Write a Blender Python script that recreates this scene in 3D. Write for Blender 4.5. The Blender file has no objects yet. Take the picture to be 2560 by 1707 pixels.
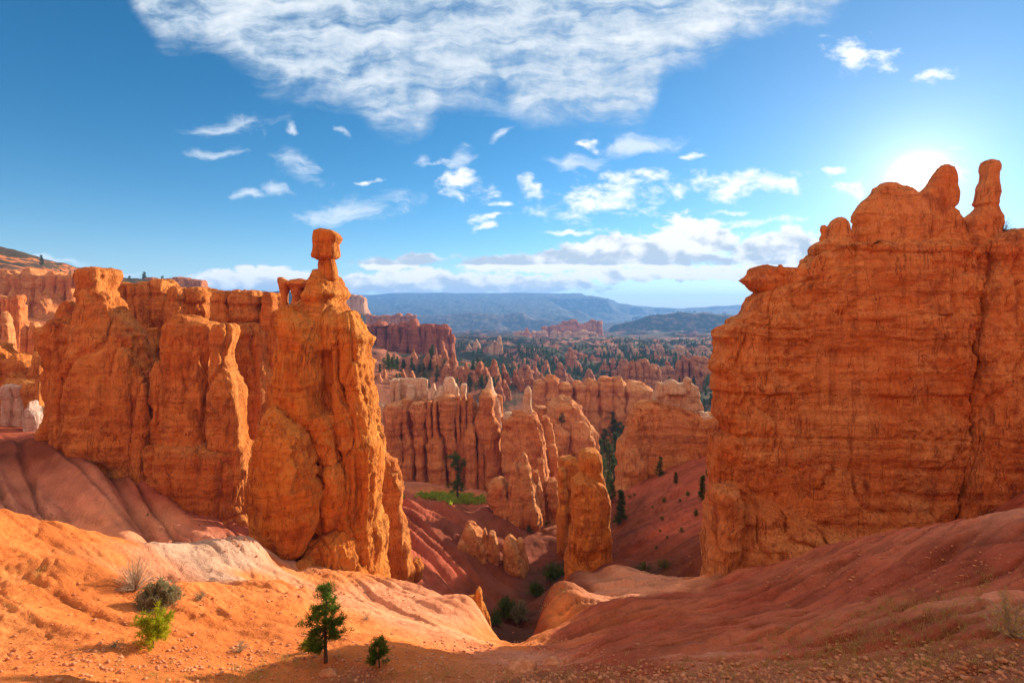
import bpy, math, random
import numpy as np

R = math.radians
F_PX, H_Y = 1280.0, 770.0          # focal length in photo pixels, row of the horizon
SUN_AZ, SUN_EL = R(38.4), R(11.2)

# ------------------------------------------------------------------ camera
scene = bpy.context.scene
cam_d = bpy.data.cameras.new("camera")
cam = bpy.data.objects.new("camera", cam_d)
scene.collection.objects.link(cam)
cam.location = (0, 0, 0)
cam.rotation_euler = (R(90), 0, 0)
cam_d.sensor_fit = 'HORIZONTAL'
cam_d.sensor_width = 36
cam_d.lens = 18.0
cam_d.shift_y = -(853.5 - H_Y) / 2560.0
cam_d.clip_start = 0.1
cam_d.clip_end = 40000
scene.camera = cam

# ------------------------------------------------------------------ view + sun + sky
scene.view_settings.view_transform = 'Standard'
scene.view_settings.look = 'None'
scene.view_settings.exposure = EXPOSURE = 1.93
scene.view_settings.gamma = 1
scene.cycles.diffuse_bounces = 7
scene.cycles.max_bounces = 10
scene.cycles.volume_bounces = 0
scene.cycles.use_denoising = True

sun_d = bpy.data.lights.new("sun", 'SUN')
sun_d.energy = 3.1
sun_d.angle = R(0.5)
sun_d.color = (1.0, 0.84, 0.64)
sun = bpy.data.objects.new("sun", sun_d)
scene.collection.objects.link(sun)
sv = (math.sin(SUN_AZ) * math.cos(SUN_EL), math.cos(SUN_AZ) * math.cos(SUN_EL), math.sin(SUN_EL))
import mathutils
sun.rotation_euler = mathutils.Vector(sv).to_track_quat('Z', 'Y').to_euler()
sun.location = (60, 80, 60)

world = bpy.data.worlds.new("World")
scene.world = world
world.use_nodes = True


class NT:
    """small helper for building node trees"""
    def __init__(s, nt):
        s.t = nt; s.L = nt.links

    def n(s, typ, **kw):
        nd = s.t.nodes.new(typ)
        for k, v in kw.items():
            setattr(nd, k, v)
        return nd

    def put(s, sock, v):
        if isinstance(v, bpy.types.NodeSocket):
            s.L.new(v, sock)
        elif v is not None:
            try:
                sock.default_value = v
            except Exception:
                if isinstance(v, (tuple, list)) and len(v) == 3:
                    sock.default_value = (*v, 1)
                else:
                    raise

    def m(s, op, a, b=None, c=None, clamp=False):
        nd = s.n('ShaderNodeMath', operation=op, use_clamp=clamp)
        s.put(nd.inputs[0], a)
        if b is not None: s.put(nd.inputs[1], b)
        if c is not None: s.put(nd.inputs[2], c)
        return nd.outputs[0]

    def vm(s, op, a, b=None):
        nd = s.n('ShaderNodeVectorMath', operation=op)
        s.put(nd.inputs[0], a)
        if b is not None: s.put(nd.inputs[1], b)
        return nd.outputs[1] if op in ('LENGTH', 'DOT_PRODUCT') else nd.outputs[0]

    def comb(s, x, y, z=0.0):
        nd = s.n('ShaderNodeCombineXYZ')
        s.put(nd.inputs[0], x); s.put(nd.inputs[1], y); s.put(nd.inputs[2], z)
        return nd.outputs[0]

    def sep(s, v):
        nd = s.n('ShaderNodeSeparateXYZ'); s.put(nd.inputs[0], v)
        return nd.outputs

    def mapv(s, v, loc=(0, 0, 0), rot=(0, 0, 0), scale=(1, 1, 1), typ='POINT'):
        nd = s.n('ShaderNodeMapping', vector_type=typ)
        s.put(nd.inputs[0], v)
        nd.inputs[1].default_value = loc; nd.inputs[2].default_value = rot; nd.inputs[3].default_value = scale
        return nd.outputs[0]

    def noise(s, v, scale=1.0, detail=4.0, rough=0.55, dist=0.0, lac=2.0, dim='3D'):
        nd = s.n('ShaderNodeTexNoise', noise_dimensions=dim)
        if v is not None: s.put(nd.inputs['Vector'], v)
        nd.inputs['Scale'].default_value = scale; nd.inputs['Detail'].default_value = detail
        nd.inputs['Roughness'].default_value = rough; nd.inputs['Distortion'].default_value = dist
        nd.inputs['Lacunarity'].default_value = lac
        return nd.outputs[0]

    def ss(s, v, lo, hi, a=0.0, b=1.0):
        nd = s.n('ShaderNodeMapRange', interpolation_type='SMOOTHSTEP')
        s.put(nd.inputs[0], v)
        for i, x in enumerate((lo, hi, a, b)):
            s.put(nd.inputs[1 + i], x)
        return nd.outputs[0]

    def mix(s, f, a, b, mode='MIX'):
        nd = s.n('ShaderNodeMix', data_type='RGBA', blend_type=mode)
        s.put(nd.inputs[0], f); s.put(nd.inputs[6], a); s.put(nd.inputs[7], b)
        return nd.outputs[2]

    def ramp(s, f, stops):
        nd = s.n('ShaderNodeValToRGB')
        s.put(nd.inputs[0], f)
        cr = nd.color_ramp
        while len(cr.elements) < len(stops): cr.elements.new(0.5)
        for e, (p, c) in zip(cr.elements, stops):
            e.position = p; e.color = (*c, 1) if len(c) == 3 else c
        return nd.outputs[0]


def build_sky():
    nt = world.node_tree
    nt.nodes.clear()
    g = NT(nt)
    out = g.n('ShaderNodeOutputWorld')
    bg = g.n('ShaderNodeBackground')
    bg.inputs['Strength'].default_value = 0.15
    g.L.new(bg.outputs[0], out.inputs[0])
    sky = g.n('ShaderNodeTexSky', sky_type='NISHITA')
    sky.sun_disc = False
    sky.sun_elevation = SUN_EL
    sky.sun_rotation = SUN_AZ
    sky.altitude = 2400
    sky.air_density = 1.0
    sky.dust_density = 0.2
    sky.ozone_density = 2.2
    d = g.n('ShaderNodeTexCoord').outputs['Generated']
    hs = g.n('ShaderNodeHueSaturation')
    hs.inputs['Hue'].default_value = 0.494
    hs.inputs['Saturation'].default_value = SKY_SAT
    hs.inputs['Value'].default_value = SKY_VAL
    g.L.new(sky.outputs[0], hs.inputs['Color'])
    col = hs.outputs[0]
    x, y, z = g.sep(d)
    # bright aureole of the sun (it stands just behind the crest of the right fin)
    dt = g.m('MAXIMUM', g.vm('DOT_PRODUCT', d, tuple(sv)), 0.0)
    ang = g.m('MULTIPLY', g.m('ARCCOSINE', g.m('MINIMUM', dt, 0.999999)), 57.2958)
    core = g.m('MULTIPLY', g.m('EXPONENT', g.m('MULTIPLY', g.m('POWER', g.m('DIVIDE', ang, 1.15), 2.0), -1.0)), 12.0)
    halo = g.m('MULTIPLY', g.m('EXPONENT', g.m('DIVIDE', ang, -3.0)), 1.5)
    wide = g.m('MULTIPLY', g.m('EXPONENT', g.m('DIVIDE', ang, -19.0)), 0.42)
    gl = g.m('ADD', g.m('ADD', core, halo), wide)
    glc = g.vm('MULTIPLY', g.comb(gl, gl, gl), (1.0, 0.97, 0.88))
    col = g.vm('ADD', col, glc)
    # pale band low over the horizon
    hz = g.m('EXPONENT', g.m('DIVIDE', g.m('ABSOLUTE', z), -0.055))
    hz = g.m('MULTIPLY', hz, 0.75)
    col = g.mix(hz, col, (1.35, 1.62, 1.66))
    # clouds: a map of the sky directions, in units of 100 photo pixels round the view axis
    yy = g.m('MAXIMUM', y, 0.08)
    U = g.m('MULTIPLY', g.m('DIVIDE', x, yy), 12.8)
    V = g.m('MULTIPLY', g.m('DIVIDE', z, yy), 12.8)
    P = g.comb(U, V, 0.0)
    warp = g.n('ShaderNodeTexNoise'); warp.inputs['Scale'].default_value = 1.1; warp.inputs['Detail'].default_value = 3
    g.L.new(P, warp.inputs['Vector'])
    wv = g.vm('MULTIPLY', g.vm('SUBTRACT', warp.outputs[1], (0.5, 0.5, 0.5)), (1.1, 0.6, 0.0))
    Pw = g.vm('ADD', P, wv)

    def fall(lst):
        best = None
        for (cx, cy, rx, ry, rot) in lst:
            c = ((cx - 1280) / 100, (H_Y - cy) / 100)
            mp = g.mapv(Pw, (c[0], c[1], 0), (0, 0, R(-rot)), (rx / 100, ry / 100, 1), 'TEXTURE')
            f = g.m('SUBTRACT', 1.0, g.vm('LENGTH', mp))
            best = f if best is None else g.m('MAXIMUM', best, f)
        return best
    wisp = [(566, 318, 150, 36, -6), (544, 385, 120, 24, -2), (751, 422, 110, 46, 28), (691, 473, 60, 24, 22),
            (620, 488, 62, 18, 0), (893, 520, 240, 48, -7), (1148, 388, 46, 40, -30), (1056, 397, 34, 30, 20),
            (1250, 340, 70, 18, -32), (735, 330, 46, 18, 40), (1600, 365, 170, 46, 0), (1420, 400, 120, 30, 0),
            (130, 655, 190, 14, 4), (330, 690, 60, 10, 0), (860, 330, 40, 14, 30)]
    puff = [(1155, 450, 95, 52, 30), (1255, 502, 38, 16, 10), (1590, 437, 150, 26, 2), (1520, 497, 235, 62, -8),
            (1850, 465, 250, 44, -2), (1240, 541, 95, 16, -6), (1208, 567, 46, 16, 0), (1420, 577, 90, 11, 0),
            (2147, 142, 125, 46, 12), (2330, 190, 105, 27, -16), (1725, 394, 48, 12, 0), (2140, 463, 70, 26, 0),
            (2095, 436, 46, 12, 0), (1810, 530, 90, 12, 0), (1800, 556, 260, 14, -2), (1330, 470, 40, 30, 30),
            (1470, 360, 60, 16, 0), (2330, 425, 140, 60, 0), (930, 452, 40, 10, 0)]
    cumu = [(1735, 600, 150, 74, 0), (1950, 628, 190, 66, -4), (1590, 640, 190, 58, 0), (1360, 657, 270, 36, -3),
            (1000, 655, 150, 22, -2), (675, 706, 250, 46, 0), (1030, 706, 270, 42, 0), (1310, 712, 240, 28, 0),
            (1650, 688, 330, 22, 0), (300, 715, 160, 22, 0), (1960, 676, 260, 18, 0), (1480, 620, 110, 34, 0)]
    n1 = g.noise(g.mapv(Pw, rot=(0, 0, R(14)), scale=(0.75, 1.9, 1)), 1.0, 9, 0.66, 0.5)
    n2 = g.noise(g.mapv(P, scale=(0.85, 1.5, 1)), 1.6, 12, 0.64, 0.3)
    n2b = g.noise(g.mapv(P, loc=(0.20, 0.16, 0), scale=(0.85, 1.5, 1)), 1.6, 12, 0.64, 0.3)
    n3a = g.noise(g.mapv(Pw, rot=(0, 0, R(-27)), scale=(0.36, 1.35, 1)), 1.25, 11, 0.60, 0.3)
    n3c = g.noise(P, 1.9, 9, 0.62, 0.1)
    n3 = g.m('ADD', g.m('MULTIPLY', n3a, 0.74), g.m('MULTIPLY', n3c, 0.26))
    # the big sheet of altocumulus: everything above a wavy lower rim
    fc = g.n('ShaderNodeFloatCurve')
    g.L.new(g.m('DIVIDE', g.m('ADD', U, 12.8), 25.6, clamp=True), fc.inputs[1])
    rim = [(0, -260), (300, -40), (370, 60), (420, 105), (520, 118), (600, 165), (660, 215), (760, 235), (880, 262), (930, 310),
           (1010, 332), (1080, 300), (1110, 262), (1230, 258), (1330, 300), (1560, 312), (1640, 245), (1660, 185), (1760, 140),
           (1900, 80), (2060, 38), (2130, -20), (2250, -120), (2560, -300)]
    cv = fc.mapping.curves[0]
    while len(cv.points) < len(rim): cv.points.new(0.5, 0.5)
    for pnt, (px, py) in zip(cv.points, rim):
        pnt.location = (px / 2560, (py + 300) / 700); pnt.handle_type = 'AUTO'
    fc.mapping.update()
    rimV = g.m('SUBTRACT', H_Y / 100 + 3.0, g.m('MULTIPLY', fc.outputs[0], 7.0))
    sd = g.m('SUBTRACT', g.m('ADD', V, g.m('MULTIPLY', g.m('SUBTRACT', n3, 0.5), 1.6)), rimV)
    sheet = g.m('MULTIPLY', g.ss(sd, -0.35, 0.75), g.ss(n3, 0.34, 0.53, 0.22, 1.0))
    sheet = g.m('MULTIPLY', sheet, g.ss(sd, 0.0, 9.0, 0.95, 0.9))
    wd = g.m('MULTIPLY', g.ss(g.m('ADD', fall(wisp), g.m('MULTIPLY', g.m('SUBTRACT', n1, 0.56), 2.6)), 0.05, 1.05), 0.72)
    pf = fall(puff)
    pd = g.ss(g.m('ADD', pf, g.m('MULTIPLY', g.m('SUBTRACT', n2, 0.55), 3.2)), -0.05, 1.05)
    cf = fall(cumu)
    cd = g.ss(g.m('ADD', g.m('MULTIPLY', cf, 1.25), g.m('MULTIPLY', g.m('SUBTRACT', n2, 0.49), 1.9)), 0.10, 0.44)
    n4 = g.noise(g.mapv(P, scale=(0.9, 1.5, 1)), 1.1, 4, 0.5, 0.1)
    n4b = g.noise(g.mapv(P, loc=(0.16, 0.20, 0), scale=(0.9, 1.5, 1)), 1.1, 4, 0.5, 0.1)
    lit = g.m('ADD', g.m('MULTIPLY', g.m('SUBTRACT', n4, n4b), 0.8), g.m('MULTIPLY', g.m('SUBTRACT', n2, n2b), 0.35))
    hi = g.m('DIVIDE', g.m('SUBTRACT', V, 1.05), 1.05)
    lo = g.m('DIVIDE', g.m('SUBTRACT', V, 0.42), 0.55)
    tv = g.mix(g.ss(V, 1.02, 1.12), lo, hi)
    shade = g.ss(g.m('ADD', g.m('ADD', tv, g.m('MULTIPLY', lit, -2.6)), g.m('MULTIPLY', g.m('SUBTRACT', n2, 0.5), -1.2)), 0.02, 0.72)
    # a cloud is white where the sun reaches it and blue-grey in its own shadow
    ccol = g.mix(shade, (1.05, 1.22, 1.38), (2.05, 2.03, 1.95))
    scol = g.mix(g.ss(n3, 0.42, 0.72), (0.9, 1.15, 1.42), (1.85, 1.9, 1.92))
    front = g.ss(y, 0.10, 0.2)
    for den, cc in ((sheet, scol), (wd, (1.75, 1.88, 1.98)), (pd, (2.35, 2.32, 2.2)), (cd, ccol)):
        col = g.mix(g.m('MULTIPLY', den, front), col, cc)
    # below the rim of the ground nothing of the sky is seen; behind the camera unseen broken cloud is added as fill
    back = g.m('MULTIPLY', g.m('SUBTRACT', 1.0, front), g.ss(g.noise(d, 3.0, 6, 0.6), 0.38, 0.56, 0.0, 0.85))
    col = g.mix(back, col, (3.5, 3.0, 2.45))      # unseen bright clouds, added to lift the shaded faces
    g.L.new(col, bg.inputs[0])


SKY_SAT, SKY_VAL = 1.32, 0.30
build_sky()
# ------------------------------------------------------------------ numeric helpers
rng = np.random.default_rng(7)
_T = rng.uniform(-1, 1, (64, 64, 64)).astype(np.float32)


def vnoise(x, y, z, seed=0):
    x = np.asarray(x, np.float32) + seed * 13.37; y = np.asarray(y, np.float32) + seed * 7.11; z = np.asarray(z, np.float32) + seed * 3.73
    xi = np.floor(x).astype(np.int32); yi = np.floor(y).astype(np.int32); zi = np.floor(z).astype(np.int32)
    fx = x - xi; fy = y - yi; fz = z - zi
    fx = fx * fx * (3 - 2 * fx); fy = fy * fy * (3 - 2 * fy); fz = fz * fz * (3 - 2 * fz)
    x0 = xi & 63; x1 = (xi + 1) & 63; y0 = yi & 63; y1 = (yi + 1) & 63; z0 = zi & 63; z1 = (zi + 1) & 63
    def l(a, b, t): return a + (b - a) * t
    return l(l(l(_T[x0, y0, z0], _T[x1, y0, z0], fx), l(_T[x0, y1, z0], _T[x1, y1, z0], fx), fy),
             l(l(_T[x0, y0, z1], _T[x1, y0, z1], fx), l(_T[x0, y1, z1], _T[x1, y1, z1], fx), fy), fz)


def fbm(x, y, z, octv=4, seed=0, gain=0.5):
    t = 0; a = 1; s = 0
    for i in range(octv):
        # turn each octave a little so that the lattice does not show
        c, sn = math.cos(0.7 * i + 0.3), math.sin(0.7 * i + 0.3)
        t = t + a * vnoise((c * x - sn * y), (sn * x + c * y), z, seed + i * 5)
        s += a; a *= gain; x = x * 2.03; y = y * 2.03; z = z * 2.03
    return t / s * 1.6


def ridged(x, y, z, octv=4, seed=0, gain=0.52):
    t = 0; a = 1; s = 0
    for i in range(octv):
        c, sn = math.cos(0.7 * i + 0.3), math.sin(0.7 * i + 0.3)
        t = t + a * (1 - 2.6 * np.abs(vnoise(c * x - sn * y, sn * x + c * y, z, seed + i * 5)))
        s += a; a *= gain; x = x * 2.07; y = y * 2.07; z = z * 2.07
    return t / s


def cells(x, y, z, seed=0):
    """tilted random facets, one to a cell: broken faces of jointed rock"""
    x = np.asarray(x, np.float32) + seed * 5.3; y = np.asarray(y, np.float32) + seed * 3.1; z = np.asarray(z, np.float32) + seed * 7.7
    xi = np.floor(x).astype(np.int32); yi = np.floor(y).astype(np.int32); zi = np.floor(z).astype(np.int32)
    sx = np.where(x - xi < .5, -1, 1); sy = np.where(y - yi < .5, -1, 1); sz = np.where(z - zi < .5, -1, 1)
    best = np.full(x.shape, 9.0, np.float32); val = np.zeros(x.shape, np.float32)
    for k in range(8):
        a = xi + (sx if k & 1 else 0); b = yi + (sy if k & 2 else 0); c = zi + (sz if k & 4 else 0)
        A, B, C = a & 63, b & 63, c & 63
        jx = x - (a + .5 + .42 * _T[A, B, C]); jy = y - (b + .5 + .42 * _T[B, C, A]); jz = z - (c + .5 + .42 * _T[C, A, B])
        d = jx * jx + jy * jy + jz * jz
        v = .7 * _T[(A + 7) & 63, B, C] + 1.1 * (jx * _T[A, (B + 7) & 63, C] + jy * _T[A, B, (C + 7) & 63] + .8 * jz * _T[(A + 9) & 63, (B + 5) & 63, C])
        m = d < best
        best = np.where(m, d, best); val = np.where(m, v, val)
    return val


def at(px, py, Y):
    return ((px - 1280) / F_PX * Y, Y, (H_Y - py) / F_PX * Y)


_lr = np.random.default_rng(21)
_ST = np.zeros(4000, np.float32)
_i = 0
while _i < 4000:                                   # rock beds of uneven thickness, 0.05 m a step
    _n = int(_lr.choice([5, 8, 12, 18, 28, 40]))
    _ST[_i:_i + _n] = _lr.uniform(-1, 1)
    _i += _n
_k = np.array([1, 2, 3, 2, 1], np.float32); _k /= _k.sum()
_ST = np.convolve(_ST, _k, 'same')


def strata(z, g=1.0):
    return np.interp((z / g + 100) / 0.05 % 3999, np.arange(4000), _ST).astype(np.float32)


def link(o):
    scene.collection.objects.link(o); return o


def mesh_obj(name, co, faces, mat, parent=None, smooth=True, attr=None):
    """co: (N,3) array; faces: (M,3|4) int array or list of such arrays"""
    me = bpy.data.meshes.new(name)
    co = np.asarray(co, np.float32)
    if not isinstance(faces, list): faces = [faces]
    faces = [np.asarray(f, np.int32) for f in faces if len(f)]
    nl = sum(f.size for f in faces); nf = sum(len(f) for f in faces)
    me.vertices.add(len(co)); me.vertices.foreach_set('co', co.ravel())
    me.loops.add(nl); me.loops.foreach_set('vertex_index', np.concatenate([f.ravel() for f in faces]))
    me.polygons.add(nf)
    tot = np.concatenate([np.full(len(f), f.shape[1], np.int32) for f in faces])
    st = np.concatenate([[0], np.cumsum(tot)[:-1]]).astype(np.int32)
    me.polygons.foreach_set('loop_start', st)
    if smooth: me.polygons.foreach_set('use_smooth', np.ones(nf, bool))
    me.update(calc_edges=True)
    if attr is not None:
        ca = me.color_attributes.new('tint', 'FLOAT_COLOR', 'POINT')
        ca.data.foreach_set('color', np.concatenate([attr, np.ones((len(attr), 1))], 1).astype(np.float32).ravel())
    if mat is not None: me.materials.append(mat)
    o = link(bpy.data.objects.new(name, me))
    if parent is not None: o.parent = parent
    return o


def tag(o, label, cat, group=None):
    o['label'] = label; o['category'] = cat
    if group: o['group'] = group
    return o


def thing(name, label, cat, loc=(0, 0, 0), group=None):
    o = link(bpy.data.objects.new(name, None))
    o.location = loc; o.empty_display_size = 0.2
    return tag(o, label, cat, group)


# ------------------------------------------------------------------ materials
def new_mat(name):
    m = bpy.data.materials.new(name); m.use_nodes = True
    m.node_tree.nodes.clear()
    g = NT(m.node_tree)
    out = g.n('ShaderNodeOutputMaterial')
    return m, g, out


def rock_mat(name, base, light, dark, g0=1.0, stain=0.55, pale=None, pale_z=None, bands=0.6, fk=0.72):
    """sandstone: beds of changing colour, vertical runs of desert varnish, rough grain"""
    m, g, out = new_mat(name)
    p = g.n('ShaderNodeNewGeometry').outputs['Position']
    p = g.mapv(p, scale=(1 / g0, 1 / g0, 1 / g0))
    big = g.noise(p, 0.16, 6, 0.6, 0.4)
    med = g.noise(p, 0.9, 7, 0.62, 0.3)
    run = g.noise(g.mapv(p, scale=(1.1, 1.1, 0.10)), 1.0, 6, 0.6)
    fine = g.noise(g.mapv(p, scale=(3.6, 3.6, 0.75)), 1.0, 8, 0.68, 0.2)
    wz = g.vm('ADD', g.mapv(p, scale=(0.02, 0.02, 0.75)), g.comb(0, 0, g.m('MULTIPLY', big, 0.9)))
    bed = g.noise(wz, 1.0, 5, 0.65)
    c = g.mix(g.ss(big, 0.36, 0.64), base, light)
    dk = g.mix(0.55, base, dark)
    c = g.mix(g.m('MULTIPLY', g.ss(bed, 0.50, 0.66), bands), c, dk)
    c = g.mix(g.m('MULTIPLY', g.ss(bed, 0.50, 0.34), bands * 0.5), c, light)
    st = g.m('MULTIPLY', g.ss(g.m('ADD', g.m('MULTIPLY', run, 0.6), g.m('MULTIPLY', g.noise(p, 0.42, 8, 0.68), 0.7)), 0.645, 0.82), stain)
    c = g.mix(st, c, dark)
    c = g.mix(g.ss(med, 0.35, 0.70, 0.0, 0.30), c, dk)
    c = g.mix(g.ss(fine, 0.54, 0.70, 0.0, fk), c, dark)
    c = g.mix(g.ss(fine, 0.48, 0.32, 0.0, 0.55), c, light)
    # joints: fine upright cracks and parting lines between the beds
    jv = g.m('ABSOLUTE', g.m('SUBTRACT', g.noise(g.mapv(p, scale=(0.9, 0.9, 0.13)), 1.0, 3, 0.5, 0.3), 0.5))
    jh = g.m('ABSOLUTE', g.m('SUBTRACT', g.noise(g.vm('ADD', g.mapv(p, scale=(0.10, 0.10, 1.0)), g.comb(0, 0, g.m('MULTIPLY', med, 0.5))), 1.0, 3, 0.5), 0.5))
    gate = g.ss(g.noise(p, 0.33, 4, 0.6), 0.44, 0.60)
    c = g.mix(g.m('MULTIPLY', g.ss(jv, 0.016, 0.002, 0.0, 0.75), gate), c, dark)
    c = g.mix(g.m('MULTIPLY', g.ss(jh, 0.018, 0.002, 0.0, 0.30), g.m('SUBTRACT', 1.15, gate, clamp=True)), c, dark)
    if pale is not None:
        zz = g.sep(g.n('ShaderNodeNewGeometry').outputs['Position'])[2]
        zz = g.m('ADD', zz, g.m('MULTIPLY', g.m('SUBTRACT', med, 0.5), 2.0 * g0))
        c = g.mix(g.ss(zz, pale_z - 0.8 * g0, pale_z + 0.8 * g0), c, pale)
    bs = g.n('ShaderNodeBsdfPrincipled')
    g.L.new(c, bs.inputs['Base Color'])
    bs.inputs['Roughness'].default_value = 0.95
    bs.inputs['Specular IOR Level'].default_value = 0.1
    h1 = g.noise(g.mapv(p, scale=(1.5, 1.5, 0.6)), 1.8, 12, 0.70, 0.2)
    h2 = g.noise(g.mapv(p, scale=(0.5, 0.5, 2.6)), 1.0, 6, 0.62, 0.1)
    h3 = g.noise(g.mapv(p, scale=(1.0, 1.0, 0.6)), 9.0, 6, 0.7)
    hr = g.m('ABSOLUTE', g.m('SUBTRACT', g.noise(g.mapv(p, scale=(1.0, 1.0, 0.45)), 1.3, 5, 0.55, 0.4), 0.5))
    h = g.m('ADD', g.m('ADD', h1, g.m('MULTIPLY', h2, 0.45)), g.m('ADD', g.m('MULTIPLY', h3, 0.3), g.m('ADD', g.m('MULTIPLY', g.m('MINIMUM', hr, 0.10), 2.4), g.m('ADD', g.m('MULTIPLY', g.m('MINIMUM', jv, 0.02), 9.0), g.m('MULTIPLY', g.m('MINIMUM', jh, 0.025), 4.5)))))
    b = g.n('ShaderNodeBump')
    b.inputs['Strength'].default_value = 1.0
    b.inputs['Distance'].default_value = 0.48 * g0
    g.L.new(h, b.inputs['Height'])
    g.L.new(b.outputs[0], bs.inputs['Normal'])
    g.L.new(bs.outputs[0], out.inputs[0])
    return m


def leaf_mat(name, c1, c2, trans=0.4, sc=2.0):
    m, g, out = new_mat(name)
    p = g.n('ShaderNodeNewGeometry').outputs['Position']
    n = g.noise(p, sc, 4, 0.6)
    rnd = g.n('ShaderNodeNewGeometry').outputs['Random Per Island']
    f = g.m('ADD', g.m('MULTIPLY', g.ss(n, 0.35, 0.65), 0.6), g.m('MULTIPLY', rnd, 0.4))
    c = g.mix(f, c1, c2)
    d = g.n('ShaderNodeBsdfDiffuse'); g.L.new(c, d.inputs[0])
    t = g.n('ShaderNodeBsdfTranslucent'); g.L.new(c, t.inputs[0])
    mx = g.n('ShaderNodeMixShader'); mx.inputs[0].default_value = trans
    g.L.new(d.outputs[0], mx.inputs[1]); g.L.new(t.outputs[0], mx.inputs[2])
    g.L.new(mx.outputs[0], out.inputs[0])
    return m


def plain_mat(name, c1, c2, sc=3.0, rough=0.9):
    m, g, out = new_mat(name)
    p = g.n('ShaderNodeNewGeometry').outputs['Position']
    c = g.mix(g.ss(g.noise(p, sc, 6, 0.6), 0.3, 0.7), c1, c2)
    bs = g.n('ShaderNodeBsdfPrincipled')
    g.L.new(c, bs.inputs['Base Color']); bs.inputs['Roughness'].default_value = rough
    bs.inputs['Specular IOR Level'].default_value = 0.15
    g.L.new(bs.outputs[0], out.inputs[0])
    return m


M = {}
M['hammer'] = rock_mat('orange_sandstone', (0.69, 0.205, 0.028), (0.80, 0.32, 0.062), (0.27, 0.070, 0.016), 1.0, 0.75)
M['wall'] = rock_mat('red_orange_sandstone', (0.68, 0.195, 0.033), (0.79, 0.30, 0.075), (0.27, 0.068, 0.018), 1.1, 0.7)
M['fin'] = rock_mat('red_sandstone', (0.72, 0.205, 0.050), (0.83, 0.335, 0.110), (0.27, 0.066, 0.026), 1.0, 0.65, bands=0.3, fk=0.5)
M['mid'] = rock_mat('banded_sandstone', (0.71, 0.225, 0.060), (0.80, 0.345, 0.125), (0.32, 0.090, 0.034), 1.5, 0.45, bands=0.8)
M['pale'] = rock_mat('pale_sandstone', (0.74, 0.42, 0.24), (0.83, 0.56, 0.37), (0.42, 0.18, 0.09), 1.6, 0.35, bands=0.5)
M['white'] = rock_mat('white_limestone', (0.74, 0.47, 0.36), (0.82, 0.62, 0.52), (0.48, 0.21, 0.13), 1.4, 0.3, bands=0.4)
M['far'] = rock_mat('far_red_sandstone', (0.52, 0.165, 0.065), (0.66, 0.26, 0.115), (0.20, 0.065, 0.035), 3.0, 0.55, bands=0.9)
M['farpale'] = rock_mat('far_pale_sandstone', (0.62, 0.30, 0.16), (0.72, 0.40, 0.22), (0.34, 0.14, 0.08), 4.0, 0.35, bands=0.8)
M['farred'] = rock_mat('far_dark_sandstone', (0.42, 0.105, 0.050), (0.52, 0.155, 0.075), (0.16, 0.045, 0.028), 3.0, 0.6, bands=0.9)
M['bark'] = plain_mat('bark', (0.06, 0.035, 0.025), (0.13, 0.08, 0.055), 14)
M['needle'] = leaf_mat('pine_needles', (0.03, 0.075, 0.012), (0.13, 0.20, 0.025), 0.5)
M['needle_yellow'] = leaf_mat('young_pine_needles', (0.20, 0.25, 0.010), (0.46, 0.46, 0.02), 0.5)  # yellow-green of the round sapling and the seedling
M['fartree'] = leaf_mat('far_conifer_foliage', (0.035, 0.065, 0.022), (0.10, 0.135, 0.045), 0.35, 0.3)
M['sage'] = leaf_mat('sage_leaves', (0.15, 0.15, 0.07), (0.28, 0.25, 0.12), 0.3, 3)
M['twig'] = plain_mat('dry_twigs', (0.34, 0.25, 0.17), (0.50, 0.40, 0.28), 6)
M['straw'] = leaf_mat('dry_grass_blades', (0.36, 0.24, 0.07), (0.52, 0.38, 0.11), 0.35, 1.0)
M['grass'] = leaf_mat('green_grass_blades', (0.22, 0.33, 0.02), (0.44, 0.50, 0.05), 0.5, 0.9)
M['stone'] = plain_mat('gravel_stone', (0.38, 0.125, 0.05), (0.58, 0.25, 0.12), 5)
# ------------------------------------------------------------------ ground
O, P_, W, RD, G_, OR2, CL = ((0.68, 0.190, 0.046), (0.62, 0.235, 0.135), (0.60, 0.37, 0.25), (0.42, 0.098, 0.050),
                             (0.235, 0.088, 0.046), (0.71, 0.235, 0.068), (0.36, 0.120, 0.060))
PK, DK, BR = (0.71, 0.285, 0.145), (0.11, 0.045, 0.028), (0.22, 0.058, 0.029)  # DK, BR: deep shade of the gully put into the soil colour


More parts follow.
